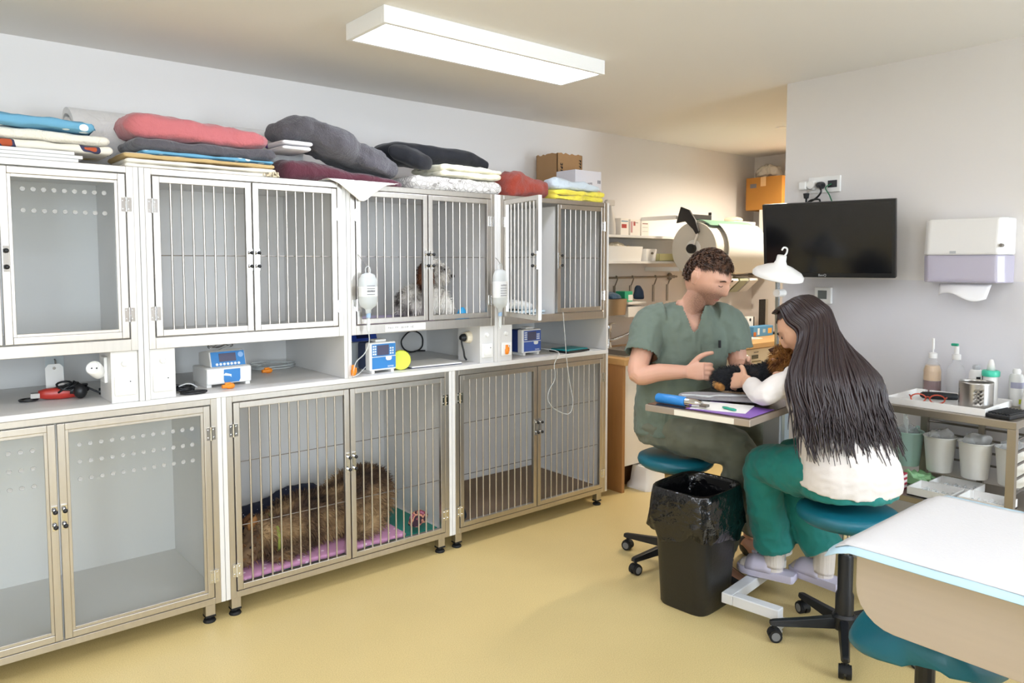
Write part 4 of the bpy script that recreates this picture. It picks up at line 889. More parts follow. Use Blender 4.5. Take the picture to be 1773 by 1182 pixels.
# things on the upper shelf
def vial_box(x, w, d, h, y, z, m, label, prints=(), group='medicine boxes on the wall shelf'):
    t = thing('medicine_box', label, 'box', (x, y, z), 0, group); MB().box(-w/2, w/2, 0, d, 0, h).build('carton', m, t, bev=.001)
    for (a, b, c, e, cm) in prints: MB().box(a, b, -.0006, 0, c, e).build('printed_mark', mat('print_'+cm, cm, .6), t)
    return t
US, LS = 1.7005, 1.5155
t = thing('spray_bottle', 'tall white spray bottle at the end of the upper wall shelf by the cages', 'bottle', (3.90, 3.58, US))
MB().lathe([(0, 0), (.037, 0), (.04, .01), (.038, .08), (.03, .13), (.016, .19), (.013, .205), (0, .205)], n=22).build('bottle', mat('grey_white_plastic', '#d6d0c8', .4), t, smooth=True)
MB().box(-.045, .035, -.014, .014, .205, .245).box(-.055, -.04, -.012, .012, .212, .235).build('trigger_head', mat('grey_white_plastic', '#d6d0c8', .4), t, bev=.004)
m_bx = mat('white_medicine_card', '#efe9e0', .6)
vial_box(4.02, .085, .1, .12, 3.55, US, m_bx, 'white medicine box with a teal stripe and red print', ((-.035, .035, .096, .102, '#2f7f9f'), (-.032, .02, .05, .078, '#b8433c')))
vial_box(4.135, .11, .1, .115, 3.55, US, m_bx, 'white medicine box with red side print', ((-.05, -.03, .02, .1, '#c99a9a'), (-.02, .0, .07, .1, '#b5544c'), (-.01, .03, .09, .095, '#9a938c')))
vial_box(4.245, .085, .1, .105, 3.55, US, m_bx, 'narrow white medicine box with fine print lines', ((-.03, .03, .085, .092, '#9a6a64'), (-.03, .03, .06, .063, '#b8b0a8'), (-.03, .03, .03, .033, '#b8b0a8')))
t = carton('white_storage_box', 5.36, 5.68, 3.535, 3.72, US, US+.15, M_WPLAST, 'plain white storage box on the upper shelf beside the paper roll', group='storage boxes in the alcove')
lump('glove_pair', [((5.42, 3.62, US+.165), .05, .012), ((5.5, 3.63, US+.175), .04, .02), ((5.57, 3.62, US+.165), .05, .012)], mat('latex_cream', '#e8dcc4', .6), 'cream latex gloves lying on the white storage box', 'gloves', seed=93, amp=.01, zmin=US+.151, group='gloves in the alcove')
# white cabinet and cartons at the end wall
carton('wall_cabinet', 5.70, 6.01, 3.30, 3.515, 1.70, 1.955, M_WHITE, 'white box-shaped wall cabinet at the far end under the carton', group='storage boxes in the alcove')
eb = carton('cardboard_box', 5.72, 6.0, 3.32, 3.66, 1.9565, 2.235, mat('ochre_card', '#a9742e', .8, var=.06), 'ochre cardboard carton high up at the far end of the alcove', group='storage boxes in the alcove')
MB().box(-.1408, -.14, -.02, .03, .2, .279).build('tape_strip', mat('tan_tape', '#d3ab7a', .5), eb); MB().box(-.1408, -.14, .07, .13, .19, .225).build('printed_mark', MATS['grey_print'], eb)
carton('cardboard_box', 5.80, 6.0, 3.02, 3.30, 1.9565, 2.27, MATS['ochre_card'], 'second ochre carton standing behind the wall corner', group='storage boxes in the alcove')
carton('wall_cabinet', 5.70, 6.01, 2.9, 3.298, 1.70, 1.955, M_WHITE, 'white wall cabinet behind the corner of the right wall', group='storage boxes in the alcove')
lump('plastic_bag', [((5.78, 3.60, 2.262), .06, .022), ((5.84, 3.52, 2.29), .09, .05), ((5.86, 3.42, 2.275), .08, .035)], film_mat('clear_bag', '#d8d2c8', .75, .15), 'crumpled clear plastic bag on top of the far carton', 'bag', seed=94, amp=.035, fr=14, zmin=2.236)
# things on the lower shelf
def storage_bin(x0, x1, y0, y1, z, h, label):
    t = thing('storage_bin', label, 'bin', ((x0+x1)/2, (y0+y1)/2, z), 0, 'white bins on the lower shelf'); a, b = (x1-x0)/2, (y1-y0)/2; k = .93
    MB().rings([[(sx*w, sy*d, zz) for sx, sy in ((-1, -.8), (-.85, -1), (.85, -1), (1, -.8), (1, .8), (.85, 1), (-.85, 1), (-1, .8))] for zz, w, d in ((0, a*k, b*k), (h, a, b), (h, a-.006, b-.006), (.006, a*k-.006, b*k-.006))]).build('bin', M_WPLAST, t, auto=40)
    return t
storage_bin(3.80, 4.22, 3.53, 3.72, LS, .105, 'large white bin holding crumpled gloves on the lower shelf')
lump('glove_heap', [((3.86, 3.62, LS+.085), .05, .025), ((3.96, 3.62, LS+.10), .06, .03), ((4.06, 3.62, LS+.09), .06, .022), ((4.14, 3.62, LS+.085), .05, .022)], MATS['latex_cream'], 'heap of cream latex gloves spilling out of the large white bin', 'gloves', seed=95, amp=.022, fr=15, zmin=LS+.03, group='gloves in the alcove')
t = storage_bin(4.235, 4.37, 3.535, 3.70, LS, .09, 'small white box with a dark handle hole on the lower shelf')
MB().lathe([(0, -.001), (.016, -.001), (.016, .0), (0, .0)], (.01, -.080, .058), 16, axis='y', sx=.6).build('handle_hole', mat('hole_shadow', '#7d7972', .8), t)
o = tag(MB().box(4.385, 4.63, 3.53, 3.70, LS, LS+.004).box(4.385, 4.63, 3.53, 3.534, LS, LS+.055).box(4.385, 4.389, 3.53, 3.70, LS, LS+.055).box(4.656, 4.63, 3.53, 3.70, LS, LS+.055).box(4.385, 4.63, 3.696, 3.70, LS, LS+.055).build('yellow_tray', film_mat('yellow_tint', '#efe9b0', .8, .3)), 'pale yellow translucent tray on the lower shelf below the paper roll', 'tray')
for i, x in enumerate((5.50, 5.585)): vial_box(x, .075, .09, .06-.01*i, 3.54, LS, m_bx, ['low white carton on the lower shelf near the corner', 'second low white carton beside the red clip'][i], ((-.03, -.01, .012, .018, '#9a938c'),))
tag(MB().box(5.665, 5.72, 3.535, 3.58, LS, LS+.028).build('red_clip_box', mat('signal_red', '#b02222', .4), bev=.003), 'small red box on the lower shelf at the corner', 'box')
# paper roll on its holder
m_drum = mat('drum_beige', '#d9d3c8', .5); m_roll = mat('roll_paper', '#f1ede4', .6)
t = thing('paper_roll_holder', 'big white paper roll in a wall holder with black arms and green cover', 'roll holder', (4.485, 3.295, 1.605)); RR = .205
MB().lathe([(0, 0), (RR-.01, 0), (RR-.008, .012), (0, .012)], n=40, axis='x').build('side_disc', m_drum, t, auto=40)
MB().lathe([(.03, .0125), (RR-.015, .0125), (RR-.015, .60), (.03, .60)], n=40, axis='x').build('paper_roll', m_roll, t, auto=40)
def arc_sheet(a0, a1, r0, r1, x0, x1, n=18, tail=0):
    A = [R(a0+(a1-a0)*i/n) for i in range(n+1)]
    o = [(-math.cos(a)*r1, math.sin(a)*r1) for a in A]; i_ = [(-math.cos(a)*r0, math.sin(a)*r0) for a in A]
    if tail: o.append((o[-1][0]+.03, o[-1][1]-tail)); i_.append((i_[-1][0]+.03, i_[-1][1]-tail))
    mb = MB(); poly = o+i_[::-1]; n2 = len(o)
    mb.rings([[(x0, o[k][0], o[k][1]), (x1, o[k][0], o[k][1]), (x1, i_[k][0], i_[k][1]), (x0, i_[k][0], i_[k][1])] for k in range(n2)])
    return mb
arc_sheet(112, 52, RR+.004, RR+.010, .015, .60).build('green_cover', mat('sage_cover', '#6f9480', .35), t, auto=40)
arc_sheet(54, -35, RR+.012, RR+.018, .12, .62, tail=.05).build('front_sheet', M_WPLAST, t, auto=40)
MB().lathe([(0, -.05), (.03, -.05), (.035, -.04), (.035, -.012), (.02, 0), (0, 0)], n=20, axis='x').build('axle_knob', M_BLACK, t, auto=40)
MB().lathe([(.06, -.008), (.065, -.004), (.065, .0), (.04, .0)], (0, 0, 0), 24, axis='x').build('hub_ring', M_WPLAST, t, auto=40)
MB().rings([[(-.03, y0, z0), (-.012, y0, z0), (-.012, y1, z1), (-.03, y1, z1)] for (y0, z0, y1, z1) in ((.10, .31, .14, .19), (.02, .28, .06, .2), (-.03, .21, -.01, .14), (-.065, .12, -.04, .10))]).build('front_arm', M_BLACK, t, bev=.006)
MB().tube([(-.02, -.05, .11), (-.02, -.02, .04), (-.02, 0, 0)], .009, 8).build('strut', M_WPLAST, t)
MB().box(-.02, .36, .10, .125, .225, .262).box(.35, .36, .10, .125, .262, .285).build('rear_arm', M_BLACK, t, bev=.003)
MB().box(-.03, -.005, .14, .47, .22, .25).build('wall_arm', M_WPLAST, t, bev=.003)
MB().box(.02, .05, .14, .47, -.165, -.135).build('wall_bracket', M_WPLAST, t)
# tilt bins under the shelf
t = thing('tilt_bin_rail', 'steel rail carrying a row of white and sage tilt bins', 'rail', (5.05, 3.735, 1.392))
MB().cyl((0, 0, .0), (.93, 0, .0), .008, n=10).build('rod', M_STEELD, t)
for x in (0.02, .91): MB().cyl((x, 0, 0), (x, .034, 0), .015, n=12).build('bracket', M_STEELD, t)
m_sage = mat('sage_plastic', '#aeb39a', .5)
for i, mm_ in enumerate((m_sage, M_WPLAST, M_WPLAST, m_sage, M_WPLAST)):
    x = 5.14+i*.15
    b = thing('tilt_bin', ['sage tilt bin behind the man', 'white tilt bin full of gauze', 'second white tilt bin full of gauze', 'sage tilt bin beside the corner', 'last white tilt bin in the corner'][i], 'bin', (x, 3.725, 1.25), 0, 'tilt bins on the wall rail')
    P = [(-.0, 0), (-.035, .0), (-.15, .10), (-.145, .115), (0, .13)]
    w_ = .062
    mb = MB().prism(P, 'x', -w_, -w_+.004).prism(P, 'x', w_-.004, w_)
    mb.rings([[(sx, y, z) for sx in (-w_, w_) for (y, z) in [(y0, z0)]]+[(sx, y1, z1) for sx in (w_, -w_) for (y1, z1) in [(y0+.003, z0+.004)]] for (y0, z0) in ((-.004, 0), (-.037, 0), (-.15, .10), (-.146, .115))])
    mb.box(-w_, w_, -.004, 0, 0, .13).build('bin', mm_, b, bev=.0)
    if i in (1, 2):
        lump('gauze_heap', [((x-.045, 3.66, 1.372), .04, .015), ((x, 3.655, 1.38), .05, .022), ((x+.045, 3.66, 1.372), .04, .015)], mat('gauze_white', '#eae4d9', .9), 'crumpled white gauze heaped in the %s tilt bin' % ('first white' if i == 1 else 'second white'), 'gauze', seed=96+i, amp=.03, fr=24, zmin=1.345, group='gauze in the tilt bins')
# counter things at the far right
org = thing('desk_organizer', 'white plastic organizer box on the beech worktop', 'organizer', (5.33, 3.50, CT+.0005))
MB().box(-.11, .11, -.07, .09, 0, .004).box(-.11, .11, -.07, -.066, 0, .13).box(-.11, .11, .086, .09, 0, .13).box(-.11, -.106, -.07, .09, 0, .13).box(.106, .11, -.07, .09, 0, .13).build('box', M_WPLAST, org)
for i, (dx, dy, mm_, h) in enumerate(((-.07, 0.0, M_WPLAST, .2), (-.02, .02, mat('jar_cream', '#e6dfcf', .4), .17), (-.055, .055, mat('leaf_green', '#2f8a4a', .5), .19), (.05, .02, film_mat('clear_jar', '#d9d4c8', .6, .15), .16))):
    tag(MB().lathe([(0, 0), (.021, 0), (.022, .004), (.022, h-.05), (.016, h-.04), (.014, h-.035), (.016, h-.03), (.016, h), (0, h)], (5.33+dx, 3.50+dy, CT+.005), 16).build('small_bottle', mm_, auto=40), ['white bottle in the desk organizer', 'cream jar in the desk organizer', 'green-topped bottle in the desk organizer', 'clear jar in the desk organizer'][i], 'bottle', 'bottles in the organizer')
t = tag(MB().box(5.58, 5.67, 3.53, 3.58, CT+.0005, CT+.16).build('label_holder', M_WPLAST, bev=.004), 'white upright holder with a black emblem beside the blue box', 'holder')
MB().lathe([(0, -.001), (.014, -.001), (.014, 0), (0, 0)], (5.62, 3.5295, CT+.135), 16, axis='y').build('emblem', M_BLACK, t)
bx = carton('blue_box', 5.50, 5.80, 3.42, 3.50, CT+.0005, CT+.085, mat('sky_card', '#4f8fc0', .5), 'blue carton with orange print on the beech worktop', group='boxes on the worktop')
for a, b, c_, d_, cm in ((-.15, -.11, .005, .04, '#b5652c'), (.07, .13, .02, .065, '#e0a84a'), (-.09, -.06, .015, .07, '#dfe8ee'), (-.01, .03, .03, .06, '#a9c4d4')): MB().box(a, b, -.0406, -.04, c_, d_).build('printed_mark', mat('print_'+cm, cm, .6), bx)
bx = carton('black_box', 5.60, 5.80, 3.60, 3.66, CT+.0005, CT+.15, mat('black_card', '#26221f', .5), 'black carton standing behind the blue one', group='boxes on the worktop')
MB().box(-.02, .02, -.0306, -.03, .11, .135).build('printed_mark', M_PAPER, bx)
t = thing('pen_pot', 'amber pen pot with pens behind the blue carton', 'pen pot', (5.55, 3.62, CT+.0005))
MB().lathe([(0, 0), (.03, 0), (.032, .12), (.028, .12), (.027, .004), (0, .004)], n=18).build('pot', mat('amber_plastic', '#a8782f', .3), t, auto=40)
for k in range(5): MB().cyl((.012*math.cos(k), .012*math.sin(k), .006), (.03*math.cos(k*1.9), .03*math.sin(k*1.9), .17+.02*(k % 3)), .004, n=6).build('pen', [M_BLACK, M_STEELD, M_WPLAST, MATS['signal_red'], M_BLACK][k], t)
o = tag(MB().prism([(0, 0), (.24, .0), (.24, .006), (.12, .012), (0, .006)], 'y', 0, .15).build('booklet', M_PAPER), 'open white booklet lying at the edge of the beech worktop', 'booklet'); o.location = (5.20, 3.30, CT+.0005)
tag(MB().box(5.84, 5.98, 3.58, 3.585, CT+.0005, CT+.30).build('acrylic_stand', clear_mat('acrylic', '#f6f4ee')), 'clear acrylic stand on the worktop in the corner', 'stand')
o = tag(MB().sphere((0, 0, .012), (.035, .02, .012)).build('black_mouse', M_BLACK, smooth=True), 'small black gadget on the worktop in the corner', 'gadget'); o.location = (5.86, 3.45, CT+.0005)
# ================================================================== people, table, stools
def bake(o):
    """apply the modifiers of an object to its mesh"""
    dg_ = bpy.context.evaluated_depsgraph_get(); me = bpy.data.meshes.new_from_object(o.evaluated_get(dg_)); o.modifiers.clear(); old_ = o.data; o.data = me; bpy.data.meshes.remove(old_); return o
def remesh(o, vox, smooth=6, fac=.5):
    md = o.modifiers.new('rm', 'REMESH'); md.mode = 'VOXEL'; md.voxel_size = vox; md.use_smooth_shade = True
    if smooth: ms = o.modifiers.new('sm', 'SMOOTH'); ms.factor = fac; ms.iterations = smooth
    return bake(o)
def secloft(mb, secs, n=26, k=4, ex=.85, cap=True):
    """secs: (centre, side vector, half width, half depth): body sections along a spine"""
    C = spline([Vector(s[0]) for s in secs], k); m = len(C); rs = []
    for i, c in enumerate(C):
        t = i/(m-1)*(len(secs)-1); a = min(int(t), len(secs)-2); f = t-a
        side = (Vector(secs[a][1])*(1-f)+Vector(secs[a+1][1])*f).normalized(); A = secs[a][2]*(1-f)+secs[a+1][2]*f; B = secs[a][3]*(1-f)+secs[a+1][3]*f
        d = (C[min(i+1, m-1)]-C[max(i-1, 0)]).normalized(); nr = d.cross(side).normalized()
        rs.append([c+side*A*sq(math.cos(q), ex)+nr*B*sq(math.sin(q), ex) for q in [2*math.pi*j/n for j in range(n)]])
    return mb.rings(rs, cap, cap)
def limb(mb, pts, radii, n=16, k=5): return mb.tube([Vector(p) for p in pts], radii, n, sm=k)
def head_grid(c, f, up, W=.076, D=.098, H=.118, grow=0, nu=44, nv=34, female=False):
    """head as a displaced ellipsoid; returns ring list. f = face direction, up = crown direction"""
    f = Vector(f).normalized(); up = Vector(up); up = (up-f*up.dot(f)).normalized(); l = up.cross(f)
    def g(x, z, cx, cz, sx, sz): return math.exp(-((x-cx)/sx)**2-((z-cz)/sz)**2)
    rs = []
    for i in range(nv+1):
        t = math.pi*(i+.02)/(nv+.04); zz = -math.cos(t); ring = []
        for j in range(nu):
            a = 2*math.pi*j/nu; x = math.sin(t)*math.sin(a); y = math.sin(t)*math.cos(a); z = zz
            w, d = W, D
            if z < 0: w *= 1-.24*(-z)**1.8; d *= 1-.02*(-z)**2
            px, py, pz = x*w, y*d, z*H
            if y < 0: py *= 1.05
            if y > 0:
                hs = H/.118; qx, qz = px/hs, pz/hs
                fr = min(1, y*1.6)*hs
                py += fr*(.009*g(qx, qz, 0, .033, .05, .012)                     # brow
                     -.012*g(qx, qz, .031, .012, .017, .013)-.012*g(qx, qz, -.031, .012, .017, .013)     # eye sockets
                     +.007*g(qx, qz, .03, .008, .010, .007)+.007*g(qx, qz, -.03, .008, .010, .007)       # lids
                     +.021*g(qx, qz, 0, -.004, .009, .026)+.017*g(qx, qz, 0, -.028, .015, .010)          # nose
                     +.006*g(qx, qz, 0, -.058, .024, .007)+.005*g(qx, qz, 0, -.071, .020, .006)-.005*g(qx, qz, 0, -.0645, .022, .003)     # lips
                     +.020*g(qx, qz, 0, -.096, .026, .018)                       # chin
                     +.004*g(qx, qz, .045, -.02, .02, .02)+.004*g(qx, qz, -.045, -.02, .02, .02))
            s = 1+grow
            ring.append(Vector(c)+l*px*s+f*py*s+up*pz*s)
        rs.append(ring)
    return rs, l, f, up
def hand(mb, wrist, d, palm, sz=1.0, curl=(40, 55, 60, 60, 62), thumb=(35, 20), mirror=1, spread=.06):
    """palm and five fingers; d = wrist to knuckles, palm = direction the palm faces"""
    d = Vector(d).normalized(); p = Vector(palm); p = (p-d*p.dot(d)).normalized(); s = d.cross(p)*mirror; w = Vector(wrist)
    secloft(mb, [(w-d*.02*sz, s, .026*sz, .019*sz), (w+d*.02*sz, s, .033*sz, .018*sz), (w+d*.055*sz, s, .041*sz, .016*sz), (w+d*.088*sz, s, .040*sz, .013*sz)], n=16, k=3)
    tips = []
    for i, (off, L) in enumerate(((.030, .072), (.010, .080), (-.010, .075), (-.029, .060))):
        b = w+d*(.082-.004*abs(i-1))*sz+s*off*sz; a = 0; pts = [b-d*.012*sz, b]; c = b; dd = d+s*spread*(1.2-i*.8)
        for q, (fr, cu) in enumerate(((.45, .8), (.31, 1.1), (.24, .7))):
            a += R(curl[i+1])*cu*(.75 if q == 0 else 1)
            c = c+(dd*math.cos(a)+p*math.sin(a)).normalized()*L*fr*sz; pts.append(c)
        mb.tube(pts, [.0095*sz, .0098*sz, .0092*sz, .0085*sz, .0072*sz], 10, sm=3); tips.append((pts[-1], (pts[-1]-pts[-2]).normalized()))
        mb.sphere(pts[-1], .0073*sz, 8, 6)
    b = w+d*.022*sz+s*.03*sz; td = (s*.75+d*.65).normalized(); c = b; pts = [b-td*.015*sz]; a = 0
    for fr, cu in ((.045, .3), (.036, 1), (.028, 1)):
        a += R(thumb[0])*cu; c = c+(td*math.cos(a)+(p*.55+d*.85).normalized()*math.sin(a)).normalized()*fr*sz; pts.append(c)
    mb.tube(pts, [.013*sz, .0125*sz, .0108*sz, .0085*sz], 10, sm=3).sphere(pts[-1], .0085*sz, 8, 6); tips.append((pts[-1], (pts[-1]-pts[-2]).normalized()))
    return tips
def nails(tips, palm, m, parent, sz=1.0):
    p = Vector(palm).normalized()
    for q, dd in tips:
        u = (-p-dd*(-p).dot(dd)).normalized(); s = dd.cross(u); c = Vector(q)+u*.0064*sz+dd*.001
        MB().add([c-s*.005*sz-dd*.007*sz, c+s*.005*sz-dd*.007*sz, c+s*.0045*sz+dd*.008*sz, c+dd*.0105*sz, c-s*.0045*sz+dd*.008*sz], [(0, 1, 2, 3, 4)]).build('nail', m, parent)
def skin_mat(name, col, blotch='#b56a55', beard=None):
    m = mat(name, col, .5, var=.05, vscale=30, bump=.04, bscale=300, sss=.15)
    if beard:
        nt = m.node_tree; b = nt.nodes['Principled BSDF']; src = b.inputs['Base Color'].links[0].from_socket
        c, r0, colr = beard; g = nt.nodes.new('ShaderNodeNewGeometry'); vm = nt.nodes.new('ShaderNodeVectorMath'); vm.operation = 'DISTANCE'; vm.inputs[1].default_value = c
        nt.links.new(g.outputs['Position'], vm.inputs[0])
        nz = nt.nodes.new('ShaderNodeTexNoise'); nz.inputs['Scale'].default_value = 420; nt.links.new(g.outputs['Position'], nz.inputs[0])
        mr = nt.nodes.new('ShaderNodeMapRange'); mr.inputs[1].default_value = r0*.6; mr.inputs[2].default_value = r0; mr.inputs[3].default_value = 1; mr.inputs[4].default_value = 0; nt.links.new(vm.outputs['Value'], mr.inputs[0])
        mu = nt.nodes.new('ShaderNodeMath'); mu.operation = 'MULTIPLY'; mu.use_clamp = True; nm = nt.nodes.new('ShaderNodeMath'); nm.operation = 'MULTIPLY'; nm.inputs[1].default_value = 1.25; nt.links.new(nz.outputs[0], nm.inputs[0]); nt.links.new(mr.outputs[0], mu.inputs[0]); nt.links.new(nm.outputs[0], mu.inputs[1])
        mx = nt.nodes.new('ShaderNodeMix'); mx.data_type = 'RGBA'; mx.inputs[7].default_value = lin(colr); nt.links.new(mu.outputs[0], mx.inputs[0]); nt.links.new(src, mx.inputs[6]); nt.links.new(mx.outputs[2], b.inputs['Base Color'])
    return m
V = Vector
# ------------------------------------------------------------------ the treatment table
TZ = .91
tb = thing('treatment_table', 'small steel-topped treatment table on a white column between the two people', 'table', (2.46, 1.50, 0), R(7))
# table frame: local x = across (+X), local y = along (+Y)
TW, TL, TN = .75, .50, .035
MB().box(0, TW, TN, TL, TZ-.03, TZ-.003).build('table_top', mat('table_edge', '#b9aca0', .35, .6), tb, bev=.003)
MB().box(.008, TW-.008, TN+.008, TL-.008, TZ-.003, TZ).build('steel_sheet', mat('dark_steel_sheet', '#6d5f58', .25, .8), tb)
MB().box(-.0012, 0, .10, .36, TZ-.028, TZ-.006).build('edge_tape', mat('cream_tape', '#ece6d6', .6), tb)
MB().box(.665, .745, .201, .281, .10, TZ-.031).build('column', mat('column_grey', '#a7a7a6', .4), tb, bev=.004)
MB().box(.68, .73, .183, .2005, .102, TZ-.05).build('column_rail', mat('pale_steel', '#bcc9d2', .3, .5), tb, bev=.002)
MB().tube([(.70, .175, TZ-.06), (.70, .12, TZ-.05), (.70, .06, TZ-.045)], .010, 8).build('brace', M_STEEL, tb)
bs = MB().box(.22, .27, .0, .20, .055, .10).box(.22, .76, .20, .25, .055, .10).box(.655, .755, .19, .29, .06, .0995)
bs.build('base_frame', mat('white_enamel', '#e3e4e6', .35, var=.03), tb, bev=.004)
for x, y in ((.245, .012), (.72, .225)): MB().box(x-.025, x+.025, y-.02, y+.02, .02, .056).lathe([(0, 0), (.018, 0), (.02, .006), (.012, .018), (0, .02)], (x, y, 0), 14).build('foot', MATS['white_enamel'], tb, auto=40)
def onT(x, y, z=0): # table-local to world
    return tb.matrix_basis @ V((x, y, TZ+z))
bpy.context.view_layer.update()
def rest(o, x, y, rz=0, dz=.0008): p = onT(x, y, dz); o.location = p; o.rotation_euler = (0, 0, R(7)+rz); return o
rest(tag(MB().box(-.11, .11, -.125, .15, 0, .0012).build('purple_folder', mat('violet_card', '#8c62b8', .5)), 'violet paper folder at the near edge of the treatment table', 'folder'), .13, .17)
rest(tag(MB().box(-.09, .09, -.11, .11, 0, .001).build('form_sheet', M_PAPER), 'white printed form lying on the violet folder', 'paper'), .14, .22, R(14), .0024)
o = rest(tag(MB().rings([[(x, y*w, .006+z*h) for y, z in ((-1, 0), (-.7, -.8), (.7, -.8), (1, 0), (.7, .8), (-.7, .8))] for x, w, h in ((-.035, .006, .004), (-.02, .010, .005), (.0, .007, .005), (.02, .010, .005), (.034, .006, .004))]).build('green_clip', mat('emerald_plastic', '#25a184', .35), smooth=True), 'small emerald green comb lying on the white form', 'comb'), .10, .17, R(70), .0036)
t = thing('hair_clipper', 'cordless clipper with a bright blue handle at the table edge', 'clipper', onT(.055, .40, .001), R(97))
MB().lathe([(0, -.075), (.018, -.075), (.0205, -.07), (.0205, .055), (.018, .06), (0, .06)], (0, 0, .0205), 22, axis='x').build('handle', mat('azure_plastic', '#2f86cf', .35), t, auto=40).rotation_euler = (0, 0, R(180))
MB().lathe([(0, -.135), (.010, -.135), (.013, -.115), (.0165, -.105), (.0165, -.062), (.0, -.06)], (0, 0, .0205), 18, axis='x').build('head', M_CHROME, t, auto=40)
MB().box(-.16, -.13, -.014, .014, .010, .02).build('blade', M_STEELD, t)
o = tag(MB().tube([onT(.16, .42, .026), onT(.19, .38, .026), onT(.2, .31, .028), onT(.25, .30, .027), onT(.29, .24, .028), onT(.33, .2, .027)], .004, 7, sm=5).build('tubing', M_TUBE, smooth=True), 'clear tubing tangled on the treatment table in front of the small dog', 'tubing')
lump('grey_towel', [(onT(.22, .47, .010), .05, .006), (onT(.28, .38, .011), .09, .007), (onT(.33, .26, .011), .09, .007), (onT(.36, .12, .009), .06, .005)], fabric('grey_towel', '#8d8a8d'), 'thin grey towel spread under the small dog on the table', 'towel', zmin=TZ+.0015, seed=101, amp=.002, group='small textiles')
# ------------------------------------------------------------------ small dog on the table
yd = thing('yorkshire_dog', 'small black and tan terrier with a tousled ginger head lying on the table', 'dog', onT(.36, .35, .022)); yl = yd.location
def YL(p): return V(p)-yl
m_yb = ramp_mat('terrier_black', [(.35, '#0f1012'), (.6, '#23252a'), (.75, '#4a3a2a')], 9); m_yt = ramp_mat('terrier_tan', [(.32, '#5a3417'), (.5, '#b0783a'), (.7, '#dcae6a')], 16)
HD = V((2.905, 1.655, 1.09))
y1 = MB(); lump_mesh(y1, [(YL((2.845, 1.965, TZ+.06)), .045, .036), (YL((2.86, 1.925, TZ+.065)), .062, .05), (YL((2.88, 1.86, TZ+.07)), .07, .058), (YL((2.905, 1.78, TZ+.08)), .062, .06), (YL((2.93, 1.72, TZ+.115)), .05, .055), (YL((2.915, 1.69, TZ+.15)), .035, .04)], seed=111, amp=.004, zmin=0.0, fr=16)
yb = y1.build('body', m_yb, yd, smooth=True); fur(yb, 6000, .024, (-.2, .5, -.45), m_yb, parent=yd, seed=12, wid=.0012, keep=lambda c: c.z > .004)
y2 = MB()
lump_mesh(y2, [(YL((2.83, 1.94, TZ+.05)), .024, .026), (YL((2.80, 1.905, TZ+.042)), .02, .018), (YL((2.79, 1.88, TZ+.036)), .014, .011)], seed=112, amp=.003, zmin=0.0)
lump_mesh(y2, [(YL(HD+V((.03, .02, .01))), .035, .04), (YL(HD), .048, .05), (YL(HD+V((-.03, -.02, -.012))), .034, .034), (YL(HD+V((-.055, -.035, -.028))), .02, .02)], seed=113, amp=.003)
yh = y2.build('head_and_paws', m_yt, yd, smooth=True); fur(yh, 3600, .03, (-.1, -.1, .2), m_yt, 'head_fur', yd, seed=13, wid=.0014, lift=.75, keep=lambda c: c.z > .05, droop=.4)
for s_ in (-1, 1):
    e0 = HD+V((.0, 0, .03))+V((.767, -.641, 0))*(.038*s_)
    tip = e0+V((.767, -.641, 0))*(.035*s_)+V((0, 0, .03 if s_ > 0 else .012))
    MB().add([YL(e0+V((0, 0, -.028))), YL(e0+V((.01, .01, .022))), YL(tip), YL(e0+V((-.012, -.014, 0)))], [(0, 1, 2), (0, 2, 3), (1, 3, 2), (0, 3, 1)]).build('ear', m_doge, yd)
MB().sphere(YL(HD+V((-.07, -.045, -.03))), .008, 8, 6).build('nose', M_BLACKS, yd, smooth=True)
for q in (V((-.052, .004, .008)), V((-.015, -.052, .008))): MB().sphere(YL(HD+q), .0065, 8, 6).build('eye', M_BLACKS, yd, smooth=True)
